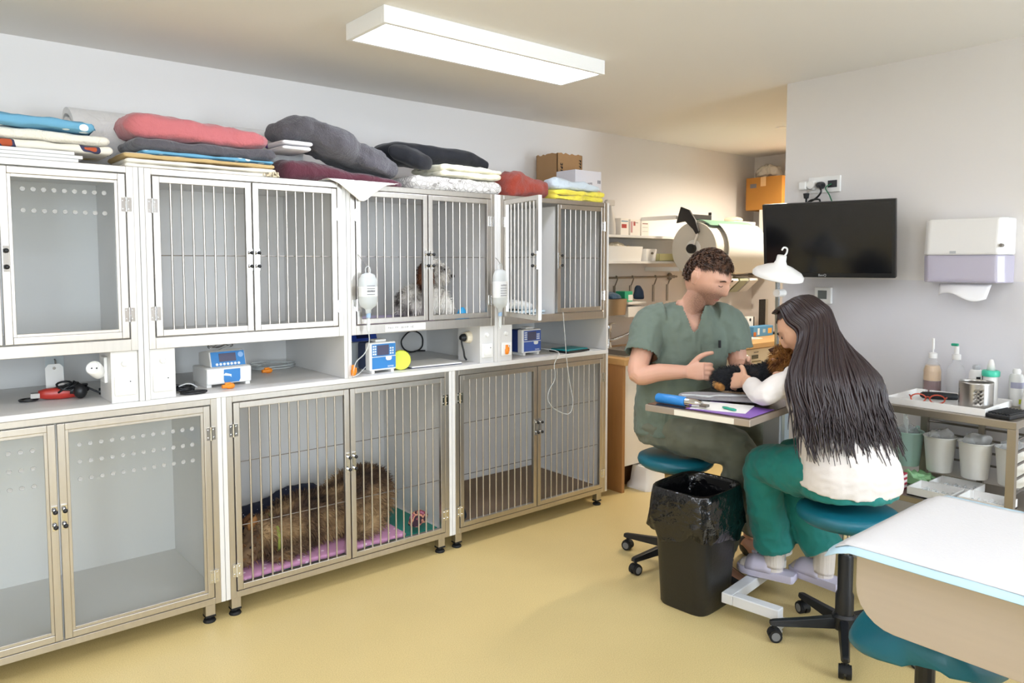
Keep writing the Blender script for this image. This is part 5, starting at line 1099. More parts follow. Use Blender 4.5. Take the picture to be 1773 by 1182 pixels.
# ------------------------------------------------------------------ stools
m_teal = mat('teal_leather', '#12687a', .38, var=.06, vscale=10, bump=.05, bscale=200)
def stool(x, y, h, label, ang=0, tilt=0):
    t = thing('swivel_stool', label, 'stool', (x, y, 0), ang, 'teal swivel stools')
    MB().lathe([(0, h-.07), (.12, h-.068), (.165, h-.06), (.183, h-.045), (.188, h-.03), (.183, h-.012), (.165, h-.003), (.1, h), (0, h)], n=40).build('seat', m_teal, t, smooth=True)
    MB().lathe([(0, h-.082), (.1, h-.082), (.1, h-.07), (0, h-.07)], n=20).build('seat_plate', M_BLACK, t)
    MB().cyl((0, 0, .3), (0, 0, h-.08), .014, n=14).build('gas_lift', M_CHROME, t)
    MB().lathe([(0, .09), (.034, .09), (.034, .2), (.028, .215), (.028, h-.2), (.024, h-.19), (0, h-.19)], n=20).build('column_cover', M_BLACK, t, auto=40)
    MB().lathe([(0, .065), (.042, .065), (.045, .075), (.045, .115), (.036, .125), (0, .125)], n=20).build('hub', M_BLACK, t, auto=40)
    for k in range(5):
        a = 2*math.pi*k/5; c, s = math.cos(a), math.sin(a); u = V((c, s, 0)); v = V((-s, c, 0))
        leg = MB().rings([[u*r_+v*w+V((0, 0, z)) for w, z in ((-w_, zl), (w_, zl), (w_*.7, zh), (-w_*.7, zh))] for r_, w_, zl, zh in ((.03, .022, .068, .112), (.15, .019, .066, .098), (.27, .016, .064, .086), (.285, .012, .066, .082))]).build('leg', M_BLACK, t, bev=.003)
        cs = MB(); cc = u*.265+V((0, 0, .025))
        cs.cyl(cc-v*.022, cc-v*.004, .025, n=18).cyl(cc+v*.004, cc+v*.022, .025, n=18).cyl(cc-v*.02, cc+v*.02, .009, n=8).cyl(u*.265+V((0, 0, .035)), u*.265+V((0, 0, .07)), .008, n=8)
        cs.rings([[cc+v*w+u*(math.cos(b)*.028)+V((0, 0, math.sin(b)*.028)) for b in [R(10+i*20) for i in range(9)]]+[cc+v*w+u*(math.cos(b)*.0255)+V((0, 0, math.sin(b)*.0255)) for b in [R(170-i*20) for i in range(9)]] for w in (-.014, .014)])
        cs.build('caster', M_BLACKS, leg, auto=40)
        MB().cyl(cc-v*.0228, cc+v*.0228, .017, n=16).build('wheel_hub', mat('wheel_grey', '#77797c', .5), leg)
    return t
stool(2.815, 1.325, .553, 'teal swivel stool under the woman with long dark hair', R(-9))
stool(2.95, 2.255, .553, 'teal swivel stool under the man in green scrubs', R(30))
# ------------------------------------------------------------------ the man
m_scrub = mat('green_scrubs', '#6b786c', .85, bump=.12, bscale=400, var=.05, vscale=5, sheen=.1)
m_scrubt = mat('green_scrub_trousers', '#6c6f60', .85, bump=.12, bscale=400, var=.06, vscale=5, sheen=.1)
man = thing('person', 'man in green scrubs seated on a stool, bending over the small dog', 'person', (2.95, 2.255, 0)); ml = V(man.location)
ML = V((.763, -.646, 0)); MF = V((-.646, -.763, 0)); Z = V((0, 0, 1))
nb = V((2.972, 2.20, 0.076)); hp = V((2.965, 2.275, 0))
ts = [(hp+Z*.66, ML, .185, .135), (hp+Z*.74, ML, .18, .135), (hp+MF*.015+Z*.86, ML, .175, .135), (nb+MF*-.03+Z*1.0, ML, .185, .128), (nb+MF*-.02+Z*1.1, ML, .19, .115), (nb+MF*-.01+Z*1.17, ML, .165, .088), (nb+Z*1.215, ML, .085, .066), (nb+Z*1.245, ML, .058, .056)]
shR, shL = nb-ML*.172+Z*1.155, nb+ML*.172+Z*1.155
elR, wrR = V((2.68, 2.275, .974)), V((2.80, 2.085, .997))
elL, wrL = V((3.13, 2.02, .995)), V((3.015, 1.91, 1.015))
hdc = V((2.980, 2.104, 1.432)); hf = V((.04, -.88, -.44)).normalized(); hu = V((.0, -.5, .86))
kR, kL = V((2.945, 1.89, .625)), V((3.28, 1.95, .62)); hR, hL = hp-ML*.09+Z*.70, hp+ML*.09+Z*.70
aR, aL = V((2.97, 2.01, .10)), V((3.31, 2.05, .10))
_f = hf.normalized(); _u = (hu-_f*hu.dot(_f)).normalized()
m_skin_m = skin_mat('skin_man', '#d9a78e', beard=(tuple(hdc+_f*.06-_u*.10), .125, '#4d3328'))
b = MB()
secloft(b, [(c, s, a*.93, d*.92) for c, s, a, d in ts])
limb(b, [nb+Z*1.15, nb+MF*.01+Z*1.2, hdc+V((-.01, .02, -.06))], [.07, .06, .058])
rs, hl, hff, huu = head_grid(hdc, hf, hu, W=.086, D=.110, H=.132); b.rings(rs)
for s_ in (-1, 1):
    e = hdc+hl*(.085*s_)-hff*.012-huu*.004
    secloft(b, [(e-huu*.03, hff, .010, .007), (e-huu*.012+hl*.006*s_, hff, .015, .008), (e+huu*.012+hl*.012*s_, hff, .021, .009), (e+huu*.036+hl*.012*s_, hff, .014, .007)], n=12, k=3)
limb(b, [shR+ML*.03, shR-ML*.02-Z*.03, (shR+elR)/2-ML*.012, elR, elR*.55+wrR*.45+Z*.004, wrR], [.06, .062, .052, .046, .042, .029])
limb(b, [shL-ML*.03, shL+ML*.02-Z*.03, (shL+elL)/2+ML*.01, elL, (elL+wrL)/2, wrL], [.06, .06, .05, .044, .040, .028])
tR = hand(b, wrR, V((.16, -.9, .12)), V((.85, .18, -.25)), 1.04, curl=(40, 62, 66, 68, 70), thumb=(30, 10), mirror=1)
tL = hand(b, wrL, V((-.35, -.7, -.1)), V((-.75, .3, -.35)), 1.04, curl=(30, 30, 34, 38, 40), mirror=-1)
for h_, k_, a_ in ((hR, kR, aR), (hL, kL, aL)):
    limb(b, [h_, (h_+k_)/2+Z*.01, k_, (k_+a_)/2+V((.02, .015, 0)), a_], [.095, .082, .06, .052, .038])
    limb(b, [a_+V((.0, .03, -.03)), a_+V((-.01, -.03, -.055)), a_+V((-.03, -.16, -.07))], [.035, .04, .028])
bd_ = MB(); bd_.v = [tuple(V(p)-ml) for p in b.v]; bd_.f = b.f
mbody = remesh(bd_.build('body', m_skin_m, man), .004, 1)
# scrub top
g_ = MB(); grow = .017
secloft(g_, [(hp-MF*.0+Z*.655, ML, .20, .155)]+[(c, s, a+grow, d+grow) for c, s, a, d in ts[1:6]]+[(nb+Z*1.212, ML, .105, .085), (nb+Z*1.228, ML, .082, .078)], ex=.9)
limb(g_, [shR+ML*.05, shR-ML*.015-Z*.02, shR*.45+elR*.55-ML*.014, shR*.30+elR*.70-ML*.012], [.082, .082, .079, .080])
limb(g_, [shL-ML*.05, shL+ML*.015-Z*.02, shL*.45+elL*.55+ML*.012, shL*.28+elL*.72+ML*.01], [.082, .082, .077, .078])
gm = MB(); gm.v = [tuple(V(p)-ml) for p in g_.v]; gm.f = g_.f
top = remesh(gm.build('scrub_top', m_scrub, man), .0065, 4)
folds(top, .012, 9, 3, .55); folds(top, .005, 22, 8, .5)
bmx = bmesh.new(); bmx.from_mesh(top.data)
kill = []
for v in bmx.verts:
    q = v.co+ml-(nb+Z*1.0); x = q.dot(ML); y = q.dot(MF); z = q.z
    if z > .222 and abs(x) < .075: kill.append(v)                 # collar opening
    elif y > .02 and abs(x) < .008+.36*(z-.105) and z > .105: kill.append(v)       # V of the neckline
for v in bmx.verts:
    q = v.co+ml
    for s0, e0, sg in ((shR, elR, -1), (shL, elL, 1)):
        ax = (e0-s0).normalized(); tt = (q-s0).dot(ax)
        if tt > (e0-s0).length*.685 and ((q-s0)-ax*tt).length < .092 and abs((q-nb).dot(ML)) > .172: kill.append(v)
bmesh.ops.delete(bmx, geom=list(set(kill)), context='VERTS'); bmx.to_mesh(top.data); bmx.free()
md = top.modifiers.new('solid', 'SOLIDIFY'); md.thickness = .0035; md.offset = 1
# chest pocket, pen
pk = nb+ML*.085+MF*.134+Z*1.0
def on_chest(dx, dz, out=.0): return (V((0, 0, 0))+nb+ML*(.085+dx)+MF*(.128-abs(.085+dx)*.18+out)+Z*(.985+dz))-ml
mbp = MB(); gx = [-.05+.1*i/5 for i in range(6)]; gz = [-.06+.115*i/5 for i in range(6)]
mbp.rings([[on_chest(x, z, .012) for x in gx]+[on_chest(x, z, .004) for x in reversed(gx)] for z in gz])
pkt = mbp.build('chest_pocket', m_scrub, man, smooth=False)
sw = pkt.modifiers.new('sw', 'SHRINKWRAP'); sw.target = top; sw.offset = .0045; sw.wrap_mode = 'ABOVE_SURFACE'
MB().cyl(on_chest(.03, .04, .02), on_chest(.028, .075, .022), .0065, n=10).build('pen', M_BLACK, man)
# trousers
g_ = MB()
secloft(g_, [(hp+Z*.615, ML, .185, .15), (hp+Z*.70, ML, .20, .155), (hp+Z*.78, ML, .192, .15)], ex=.9)
for h_, k_, a_ in ((hR, kR, aR), (hL, kL, aL)):
    limb(g_, [h_+V((0, .02, 0)), h_*.5+k_*.5+Z*.005, k_+V((0, -.005, -.005)), (k_+a_)/2+V((.015, .012, 0)), a_+Z*.03], [.115, .106, .086, .078, .078])
gm = MB(); gm.v = [tuple(V(p)-ml) for p in g_.v]; gm.f = g_.f
tro = remesh(gm.build('trousers', m_scrubt, man), .0068, 5); folds(tro, .014, 8, 11); folds(tro, .005, 21, 12)
# shoes
for a_ in (aR, aL):
    c = a_-ml; MB().rings([[c+V((.86*0, 0, 0))+V((u*math.cos(q)*.045*w_, v_+0*math.sin(q), 0))+V((0, 0, -.10+hh)) for q in [0]] for u, v_, w_, hh in ()]) if False else None
    sh = MB(); secloft(sh, [(c+V((.01, .055, -.055)), V((1, 0, 0)), .03, .04), (c+V((0, .02, -.052)), V((1, 0, 0)), .04, .048), (c+V((-.01, -.07, -.065)), V((1, 0, 0)), .045, .034), (c+V((-.025, -.16, -.075)), V((1, 0, 0)), .042, .024), (c+V((-.03, -.195, -.08)), V((1, 0, 0)), .025, .016)], n=18)
    sh.build('shoe', mat('dark_clog', '#2c2d30', .5), man, smooth=True)
# man's hair
rs2, _, _, _ = head_grid(hdc, hf, hu, W=.086, D=.110, H=.132, grow=.05, nu=56, nv=44)
hm = MB(); n = len(rs2[0])
def hair_ok(p):
    q = V(p)-hdc; x, y, z = q.dot(hl), q.dot(hff), q.dot(huu)
    if y > .05: return z > .074-.25*abs(x)*.4+N3((x*40, z*40, 0), 1, 2)*.006
    if y > -.035 and abs(x) > .06: return z > .042+.5*max(0, y)
    if y > -.01: return z > .02+.9*max(0, y)
    return z > -.045+.35*max(0, y+.06)
for i in range(len(rs2)-1):
    for j in range(n):
        qd = [rs2[i][j], rs2[i][(j+1) % n], rs2[i+1][(j+1) % n], rs2[i+1][j]]
        if all(hair_ok(p) for p in qd): hm.add([p-ml+(p-hdc).normalized()*N3(p, 60, 5)*.004 for p in qd], [(0, 1, 2, 3)])
m_hairm = ramp_mat('hair_brown', [(.3, '#21150e'), (.55, '#4a3020'), (.75, '#6e4a34')], 40, .5)
hair = hm.build('hair', m_hairm, man, smooth=True); md = hair.modifiers.new('s', 'SOLIDIFY'); md.thickness = .008; md.offset = -1
fur(hair, 6500, .022, lambda c: (huu*-.15+hff*.55-Z*.3), m_hairm, 'hair_tufts', man, seed=21, wid=.0012, lift=.35, droop=.2)
for s_ in (-1, 1):
    c = hdc+hl*(.034*s_)+hff*.105+huu*.031-ml
    MB().tube([c-hl*.018*s_+hff*.002, c+huu*.004+hff*.002, c+hl*.02*s_-hff*.008-huu*.002], [.0025, .004, .0025], 6, sm=3).build('eyebrow', m_hairm, man)
    c = hdc+hl*(.034*s_)+hff*.1015+huu*.007-ml
    MB().tube([c-hl*.013*s_+huu*.001, c-huu*.0035+hff*.0015, c+hl*.014*s_-hff*.005], .0016, 5, sm=3).build('eyelash', M_BLACKS, man)
MB().tube([hdc-hl*.022+hff*.088-huu*.072-ml, hdc+hff*.0975-huu*.0715-ml, hdc+hl*.022+hff*.088-huu*.072-ml], .0022, 6, sm=3).build('mouth', mat('lip_rose', '#a9625a', .5), man)
# ------------------------------------------------------------------ the woman
m_skin_w = skin_mat('skin_woman', '#dcab8c'); m_tee = mat('cream_jersey', '#e6dfd9', .85, bump=.1, bscale=400, sheen=.1); m_tealp = mat('teal_scrubs', '#0e7d76', .7, bump=.1, bscale=400, var=.06, vscale=6, sheen=.15)
wo_ = thing('person', 'woman with long dark hair in a cream top and teal trousers, seated, holding the dog', 'person', (2.815, 1.325, 0)); wl = V(wo_.location)
WF = V((.5, .866, 0)); WL = V((-.866, .5, 0))
wh = V((2.825, 1.325, 0)); wn = V((2.862, 1.475, 0))
ws = [(wh+Z*.655, WL, .185, .135), (wh+Z*.73, WL, .17, .125), (wh*.6+wn*.4+Z*.83, WL, .142, .105), (wh*.3+wn*.7+Z*.95, WL, .152, .108), (wn-WF*.015+Z*1.03, WL, .158, .095), (wn+Z*1.085, WL, .125, .072), (wn+WF*.01+Z*1.12, WL, .06, .052)]
sL, sR = wn+WL*.145-WF*.03+Z*1.035, wn-WL*.15+Z*1.055
eL, wL_ = V((2.645, 1.60, TZ+.067)), V((2.755, 1.745, TZ+.09))
eR, wR_ = V((3.02, 1.56, .985)), V((2.905, 1.615, .985))
whd = V((2.895, 1.575, 1.232)); wf = V((-.28, .72, -.63)).normalized(); wu = V((.0, .62, .78))
b = MB()
secloft(b, [(c, s, a*.92, d*.9) for c, s, a, d in ws]); limb(b, [wn+Z*1.09, wn+WF*.03+Z*1.14, whd-wf*.02-V((0, 0, .06))], [.052, .047, .05])
rsw, wll, wff, wuu = head_grid(whd, wf, wu, W=.072, D=.093, H=.112); b.rings(rsw)
limb(b, [sL-WL*.03, sL+WL*.012-Z*.02, (sL+eL)/2, eL, (eL+wL_)/2, wL_], [.05, .05, .043, .037, .034, .023])
limb(b, [sR+WL*.03, sR-WL*.012-Z*.02, (sR+eR)/2, eR, (eR+wR_)/2, wR_], [.05, .05, .043, .037, .034, .023])
hand(b, wL_, V((.3, .9, -.1)), V((.8, -.2, -.4)), .92, curl=(30, 30, 34, 36, 38), mirror=-1)
tW = hand(b, wR_, V((-.62, .35, .12)), V((-.1, -.75, .25)), .92, curl=(40, 58, 62, 66, 68), thumb=(6, 4), mirror=1)
KL, KR = V((2.835, 1.70, .625)), V((3.03, 1.685, .62)); AL, AR = V((2.945, 1.705, .205)), V((3.03, 1.52, .215))
WHL, WHR = wh+WL*.085+Z*.685, wh-WL*.085+Z*.685
for h_, k_, a_ in ((WHL, KL, AL), (WHR, KR, AR)):
    limb(b, [h_, (h_+k_)/2, k_, (k_+a_)/2, a_], [.09, .08, .055, .048, .033]); limb(b, [a_+V((.0, -.01, -.03)), a_+V((-.005, .02, -.05)), a_+V((-.02, .07, -.055))], [.026, .028, .016])
bd_ = MB(); bd_.v = [tuple(V(p)-wl) for p in b.v]; bd_.f = b.f
remesh(bd_.build('body', m_skin_w, wo_), .0042, 3)
nails([(q-wl, d_) for q, d_ in tW], V((-.1, -.75, .25)), mat('lilac_nails', '#a48ad0', .2), wo_, .92)
g_ = MB()
secloft(g_, [(wh+Z*.640, WL, .203, .157), (wh+Z*.70, WL, .192, .146)]+[(c, s, a+.016, d+.016) for c, s, a, d in ws[2:6]]+[(wn+WF*.008+Z*1.105, WL, .078, .068)], ex=.9)
limb(g_, [sL-WL*.04, sL+WL*.01-Z*.015, (sL+eL)/2, eL-V((0, 0, .003)), eL*.35+wL_*.65], [.055, .055, .05, .046, .038])
limb(g_, [sR+WL*.04, sR-WL*.01-Z*.015, (sR+eR)/2, eR, eR*.3+wR_*.7], [.06, .06, .053, .047, .036])
gm = MB(); gm.v = [tuple(V(p)-wl) for p in g_.v]; gm.f = g_.f
tee = remesh(gm.build('jersey_top', m_tee, wo_), .006, 4); folds(tee, .0035, 12, 31, 2.2); folds(tee, .0012, 30, 32, 1.6)
g_ = MB()
secloft(g_, [(wh+Z*.60, WL, .185, .15), (wh+Z*.635, WL, .192, .15), (wh+Z*.68, WL, .17, .13)], ex=.9)
for h_, k_, a_ in ((WHL, KL, AL), (WHR, KR, AR)):
    limb(g_, [h_-V((0, .0, .012)), h_*.5+k_*.5+Z*.0, k_, (k_+a_)/2+V((.0, .01, 0)), a_+Z*.045], [.102, .102, .083, .082, .088])
gm = MB(); gm.v = [tuple(V(p)-wl) for p in g_.v]; gm.f = g_.f
wt_ = remesh(gm.build('trousers', m_tealp, wo_), .0066, 5); folds(wt_, .010, 8, 41); folds(wt_, .004, 21, 42)
# socks and sandals
m_sock = mat('ribbed_sock', '#e3d9d0', .9, bump=.5, bscale=90, stretch=(1, 1, .05)); m_eva = mat('lavender_eva', '#cfcade', .55)
for a_, tw in ((AL, 0), (AR, .35)):
    c = a_-wl; fd = V((-.22+tw, .97, 0)).normalized(); sd_ = V((fd.y, -fd.x, 0)); base = -a_.z+.0
    MB().tube([c+Z*.06, c, c-Z*.045+fd*.005], [.046, .044, .046], 16, sm=3).sphere(c-Z*.055+fd*.01, (.045, .05, .04)).build('sock', m_sock, wo_, smooth=True)
    zs = .055 if tw == 0 else .055
    outl = [(-.095, .028), (-.085, .04), (-.04, .043), (.02, .046), (.09, .052), (.135, .046), (.16, .025), (.165, 0)]
    outl = outl+[(x, -y) for x, y in reversed(outl[:-1])]
    bz = c.z-.098
    sole = MB().rings([[V((c.x, c.y, bz+z))+fd*x*k+sd_*y*k for x, y in outl] for z, k in ((0, .96), (.006, 1), (.03, 1), (.034, .97))]).build('sandal_sole', m_eva, wo_, auto=40)
    up_ = MB(); rsx = []
    for x, hgt, w_ in ((.0, .075, .047), (.03, .072, .049), (.08, .058, .053), (.115, .05, .051)):
        rsx.append([V((c.x, c.y, bz+.028+math.sin(q)*hgt))+fd*x+sd_*math.cos(q)*w_ for q in [math.pi*k/12 for k in range(13)]]+[V((c.x, c.y, bz+.028+math.sin(q)*(hgt-.006)))+fd*x+sd_*math.cos(q)*(w_-.005) for q in [math.pi*k/12 for k in range(12, -1, -1)]])
    up_.rings(rsx).build('sandal_strap', m_eva, wo_, smooth=True)
    MB().rings([[V((c.x, c.y, bz+.02+math.sin(q)*hgt))+fd*x+sd_*math.cos(q)*w_ for q in [math.pi*k/10 for k in range(11)]]+[V((c.x, c.y, bz+.02+math.sin(q)*(hgt-.01)))+fd*x+sd_*math.cos(q)*(w_-.008) for q in [math.pi*k/10 for k in range(10, -1, -1)]] for x, hgt, w_ in ((.065, .06, .046), (.10, .054, .046), (.14, .038, .038), (.158, .018, .02))]).build('sock_toe', m_sock, wo_, smooth=True)
    for bx_ in (.03, .085): MB().tube([V((c.x, c.y, bz+.105-.2*bx_))+fd*bx_+sd_*.01, V((c.x, c.y, bz+.102-.2*bx_))+fd*(bx_+.018)+sd_*.022], .008, 8).build('buckle', m_eva, sole)
for s_ in (-1, 1):
    c = whd+wll*(.029*s_)+wff*.090+wuu*.026-wl
    MB().tube([c-wll*.015*s_, c+wuu*.004+wff*.001, c+wll*.019*s_-wff*.008], [.0018, .003, .0015], 6, sm=3).build('eyebrow', M_BLACKS, wo_)
    c = whd+wll*(.029*s_)+wff*.0865+wuu*.006-wl
    MB().tube([c-wll*.012*s_, c-wuu*.003+wff*.002, c+wll*.014*s_-wff*.005], .0018, 5, sm=3).build('eyelash', M_BLACKS, wo_)
MB().tube([whd-wll*.018+wff*.078-wuu*.061-wl, whd+wff*.086-wuu*.0605-wl, whd+wll*.018+wff*.078-wuu*.061-wl], .003, 6, sm=3).build('mouth', MATS['lip_rose'], wo_)
# long hair: scalp cap and strands
m_hairw = mat('hair_dark', '#2a1b1c', .34, var=.35, vscale=30, stretch=(1, 1, .2), spec=.6)
rs3, _, _, _ = head_grid(whd, wf, wu, W=.072, D=.093, H=.112, grow=.05, nu=48, nv=36); hm = MB(); n = len(rs3[0])
def whair_ok(p):
    q = V(p)-whd; x, y, z = q.dot(wll), q.dot(wff), q.dot(wuu); return z > (.055+.35*max(0, y-.02)) if y > .015 else z > -.09
for i in range(len(rs3)-1):
    for j in range(n):
        qd = [rs3[i][j], rs3[i][(j+1) % n], rs3[i+1][(j+1) % n], rs3[i+1][j]]
        if all(whair_ok(p) for p in qd): hm.add([p-wl for p in qd], [(0, 1, 2, 3)])
cap_ = hm.build('hair_cap', m_hairw, wo_, smooth=True)
random.seed(77); st_ = MB()
def back_pt(s, z, off=0):
    t_ = min(1, max(0, (z-.66)/(1.11-.66))); sp = wh*(1-t_)+wn*t_
    half = (.19*(1-t_)+.15*t_)
    ang = s*1.45
    return sp-WL*(half+.03+off)*math.sin(ang)-WF*(.125+off-.01*t_)*math.cos(ang)+Z*z
for k in range(560):
    s = random.uniform(-.70, 1.12); s = s if random.random() < .94 else random.uniform(-.84, -.70)
    ph = (s*1.3 if s > 0 else s*2.05)+random.uniform(-.12, .12); ud = -wff*math.cos(ph)-wll*math.sin(ph); rad = .012*random.random()
    sid = abs(math.sin(ph)); R1 = .108*(1-sid)+.084*sid
    p0 = whd+wuu*(.119+rad*.3)+wff*random.uniform(-.02, .06)-wll*(.015*s)
    p1 = whd+ud*(R1*.72+rad)+wuu*(.088+rad)
    p2 = whd+ud*(R1+.006+rad)+wuu*.03
    p2b = whd+ud*(R1+.002+rad)-wuu*.045
    zsh = 1.07-.02*abs(s)+random.uniform(-.015, .015)
    o_ = random.uniform(.0, .022)
    p3 = back_pt(s, zsh, o_+.012)
    ze = random.uniform(.74, .92)+.05*max(0, abs(s)-.7) if s > -1.05 else random.uniform(.70, .86)
    p4 = back_pt(s+random.uniform(-.05, .05), (zsh+ze)/2, o_+.01); p5 = back_pt(s+random.uniform(-.09, .09), ze, o_+.012+random.uniform(0, .015))
    wv = random.uniform(0, 6.28); pts = spline([p0, p1, p2, p2b, p3, p4, p5], 6)
    nP = len(pts); pts = [p+WL*math.sin(i*.55+wv)*.005*max(0, (i/nP-.55))*2.2+WF*math.cos(i*.45+wv)*.003*max(0, i/nP-.55)*2 for i, p in enumerate(pts)]
    st_.tube([p-wl for p in pts], [.0045, .0065, .0065, .0058, .0042, .001], 5)
st_.build('long_hair', m_hairw, wo_, smooth=True)
# ------------------------------------------------------------------ magnifier lamp on a stand
LPH = V((3.09, 1.80, 1.462))
t = thing('magnifier_lamp', 'white magnifier lamp on a slim stand behind the treatment table', 'lamp', (3.47, 2.023, 0))
def TLp(p): return V(p)-V(t.location)
MB().lathe([(0, 0), (.1, 0), (.1, .012), (.03, .03), (0, .03)], n=30).build('base', M_WPLAST, t, auto=40)
MB().cyl((0, 0, .03), (0, 0, 1.02), .013, n=14).build('pole', M_WPLAST, t)
MB().tube([(0, 0, 1.02), TLp((3.36, 1.96, 1.2)), TLp((3.19, 1.862, 1.40)), TLp((3.13, 1.83, 1.50)), TLp((3.09, 1.80, 1.53))], .011, 10).build('arm', mat('pale_chrome', '#cfd4d8', .25, .7), t, smooth=True)
MB().cyl((-.31, -.173, 1.36), (-.25, -.173, 1.36), .018, n=12).build('joint', M_WPLAST, t)
hd_ = MB().lathe([(.10, -.03), (.112, -.026), (.113, -.012), (.10, .004), (.06, .024), (.03, .034), (.022, .05), (.02, .075), (0, .078)], n=36).build('lamp_head', M_WPLAST, t, auto=50)
hd_.location = TLp(LPH); hd_.rotation_euler = (R(14), R(-4), 0)
MB().lathe([(0, -.022), (.099, -.022), (.099, -.018), (0, -.018)], n=30).build('lens', M_CLEAR, hd_)
MB().tube([(.02, 0, .07), (.035, 0, .085), (.03, 0, .105), (0, 0, .112), (-.012, 0, .1)], .004, 8, sm=3).build('handle_loop', M_WPLAST, hd_, smooth=True)
# ------------------------------------------------------------------ waste bin with liner
wbn = thing('waste_bin', 'tall black waste bin with a shiny black liner folded over its rim', 'waste bin', (2.672, 1.925, 0), R(4))
def rr(w, d, z, r=.35, n=32, wob=0, seed=0):
    out = []
    for k in range(n):
        a = 2*math.pi*k/n; x = sq(math.cos(a), r)*w; y = sq(math.sin(a), r)*d
        q = 1+wob*N3((math.cos(a)*2, math.sin(a)*2, z*9), 1.6, seed)
        out.append((x*q, y*q, z+(wob*.25*N3((math.cos(a)*3, math.sin(a)*3, seed), 1, 2) if wob else 0)))
    return out
MB().rings([rr(.125, .115, 0, .4), rr(.13, .12, .01, .4), rr(.165, .14, .50, .4), rr(.172, .147, .505, .4), rr(.17, .145, .52, .4), rr(.158, .134, .52, .4), rr(.125, .112, .015, .4)], True, True).build('bin', mat('black_bin_plastic', '#1b1a19', .4, bump=.06, bscale=90), wbn, auto=40)
lm = MB(); n_ = 96
prof = [(1.05, .33, .16), (1.14, .36, .13), (1.12, .40, .09), (1.10, .45, .06), (1.075, .50, .03), (1.045, .527, .012), (1.0, .534, .006), (.955, .528, .01), (.93, .50, .03), (.88, .40, .05), (.78, .24, .06)]
lm.rings([[(x*k, y*k, z+((.055*N3((math.cos(2*math.pi*i/n_)*2.2, math.sin(2*math.pi*i/n_)*2.2, 4), 1, 3)) if j == 0 else 0)) for i, (x, y, z) in enumerate([(px_, py_, z0+pz_-z0) for (px_, py_, pz_) in rr(.168, .143, z0, .45, n_, wob, 7+j)])] for j, (k, z0, wob) in enumerate(prof)], False, True)
ln_ = lm.build('bin_liner', mat('liner_film', '#0c0c0e', .16, bump=.9, bscale=22, spec=.7), wbn, smooth=True)
# pet stuff on the floor behind: power strip with cable
# ================================================================== right wall
# monitor on its wall arm
mc = V((3.50, 1.786, 1.615)); t = thing('monitor', 'black flat monitor on a swivel arm on the right wall', 'monitor', mc, R(13.3))
hm_ = bpy.data.objects.new('panel', None); COL.objects.link(hm_); hm_.parent = t; hm_.rotation_euler = (0, R(-9), 0); hm_.empty_display_size = .05
# local: screen faces -X, width along Y
MB().box(-.018, .018, -.305, .305, -.185, .185).build('bezel', mat('monitor_black', '#111214', .35), hm_, bev=.004)
MB().box(-.0185, -.0180, -.288, .288, -.162, .172).build('screen', mat('monitor_screen', '#0c0e12', .18), hm_)
MB().box(.018, .04, -.2, .2, -.13, .13).build('rear_shell', M_BLACK, hm_, bev=.01)
text_mesh('brand_text', 'BenQ', .016, M_GPLAST, hm_, (-.0186, .02, -.174), (R(90), 0, R(-90)))
MB().box(.04, .19, -.02, .02, -.03, .03).build('arm', M_BLACK, t)
MB().box(.165, .198, -.06, .06, -.1, .1).build('wall_plate', M_BLACK, t).rotation_euler = (0, 0, R(-13.3))
# sockets and plugs above the monitor
t = thing('double_socket', 'white double wall socket with plugs above the monitor', 'socket', (RX-.001, 1.905, 1.904))
MB().box(-.012, 0, -.085, .085, -.042, .042).build('plate', m_swplate, t, bev=.004)
MB().box(-.0135, -.012, -.068, -.02, -.018, .018).build('data_port', M_BLACK, t)
MB().lathe([(0, -.05), (.02, -.05), (.026, -.04), (.026, -.012), (0, -.012)], (0, .055, .0), 18, axis='x').build('adaptor', m_swplate, t, auto=40)
MB().box(-.055, -.02, .075, .12, -.025, .02).build('adaptor_body', m_swplate, t, bev=.008)
MB().lathe([(0, -.05), (.014, -.05), (.018, -.03), (.018, -.012), (0, -.012)], (0, .01, -.004), 14, axis='x').build('plug', M_BLACK, t, auto=40)
MB().lathe([(0, -.06), (.012, -.055), (.016, -.03), (0, -.028)], (-.04, .08, -.012), 12).build('plug', M_BLACK, t, auto=40)
MB().tube([(-.045, .01, -.006), (-.06, -.01, -.04), (-.05, .02, -.07), (-.05, .07, -.095), (-.06, .09, -.12)], .005, 7, sm=4).build('cable', M_BLACK, t, smooth=True)
MB().tube([(-.04, .08, -.07), (-.045, .075, -.095), (-.05, .05, -.08), (-.055, .0, -.08), (-.06, .0, -.12)], .005, 7, sm=4).build('cable', M_BLACK, t, smooth=True)
MB().tube([(-.013, -.04, .0), (-.035, -.02, -.02), (-.03, -.04, -.06), (-.04, -.07, -.12)], .003, 6, sm=4).build('green_cable', mat('green_cable', '#1f6b45', .5), t, smooth=True)
# thermostat
t = thing('thermostat', 'square white room thermostat with a grey display under the monitor', 'thermostat', (RX-.001, 1.893, 1.333))
MB().box(-.02, 0, -.045, .045, -.042, .042).build('case', m_swplate, t, bev=.004)
MB().box(-.0206, -.02, -.022, .026, -.018, .026).build('display', mat('lcd_grey', '#6d7371', .2), t)
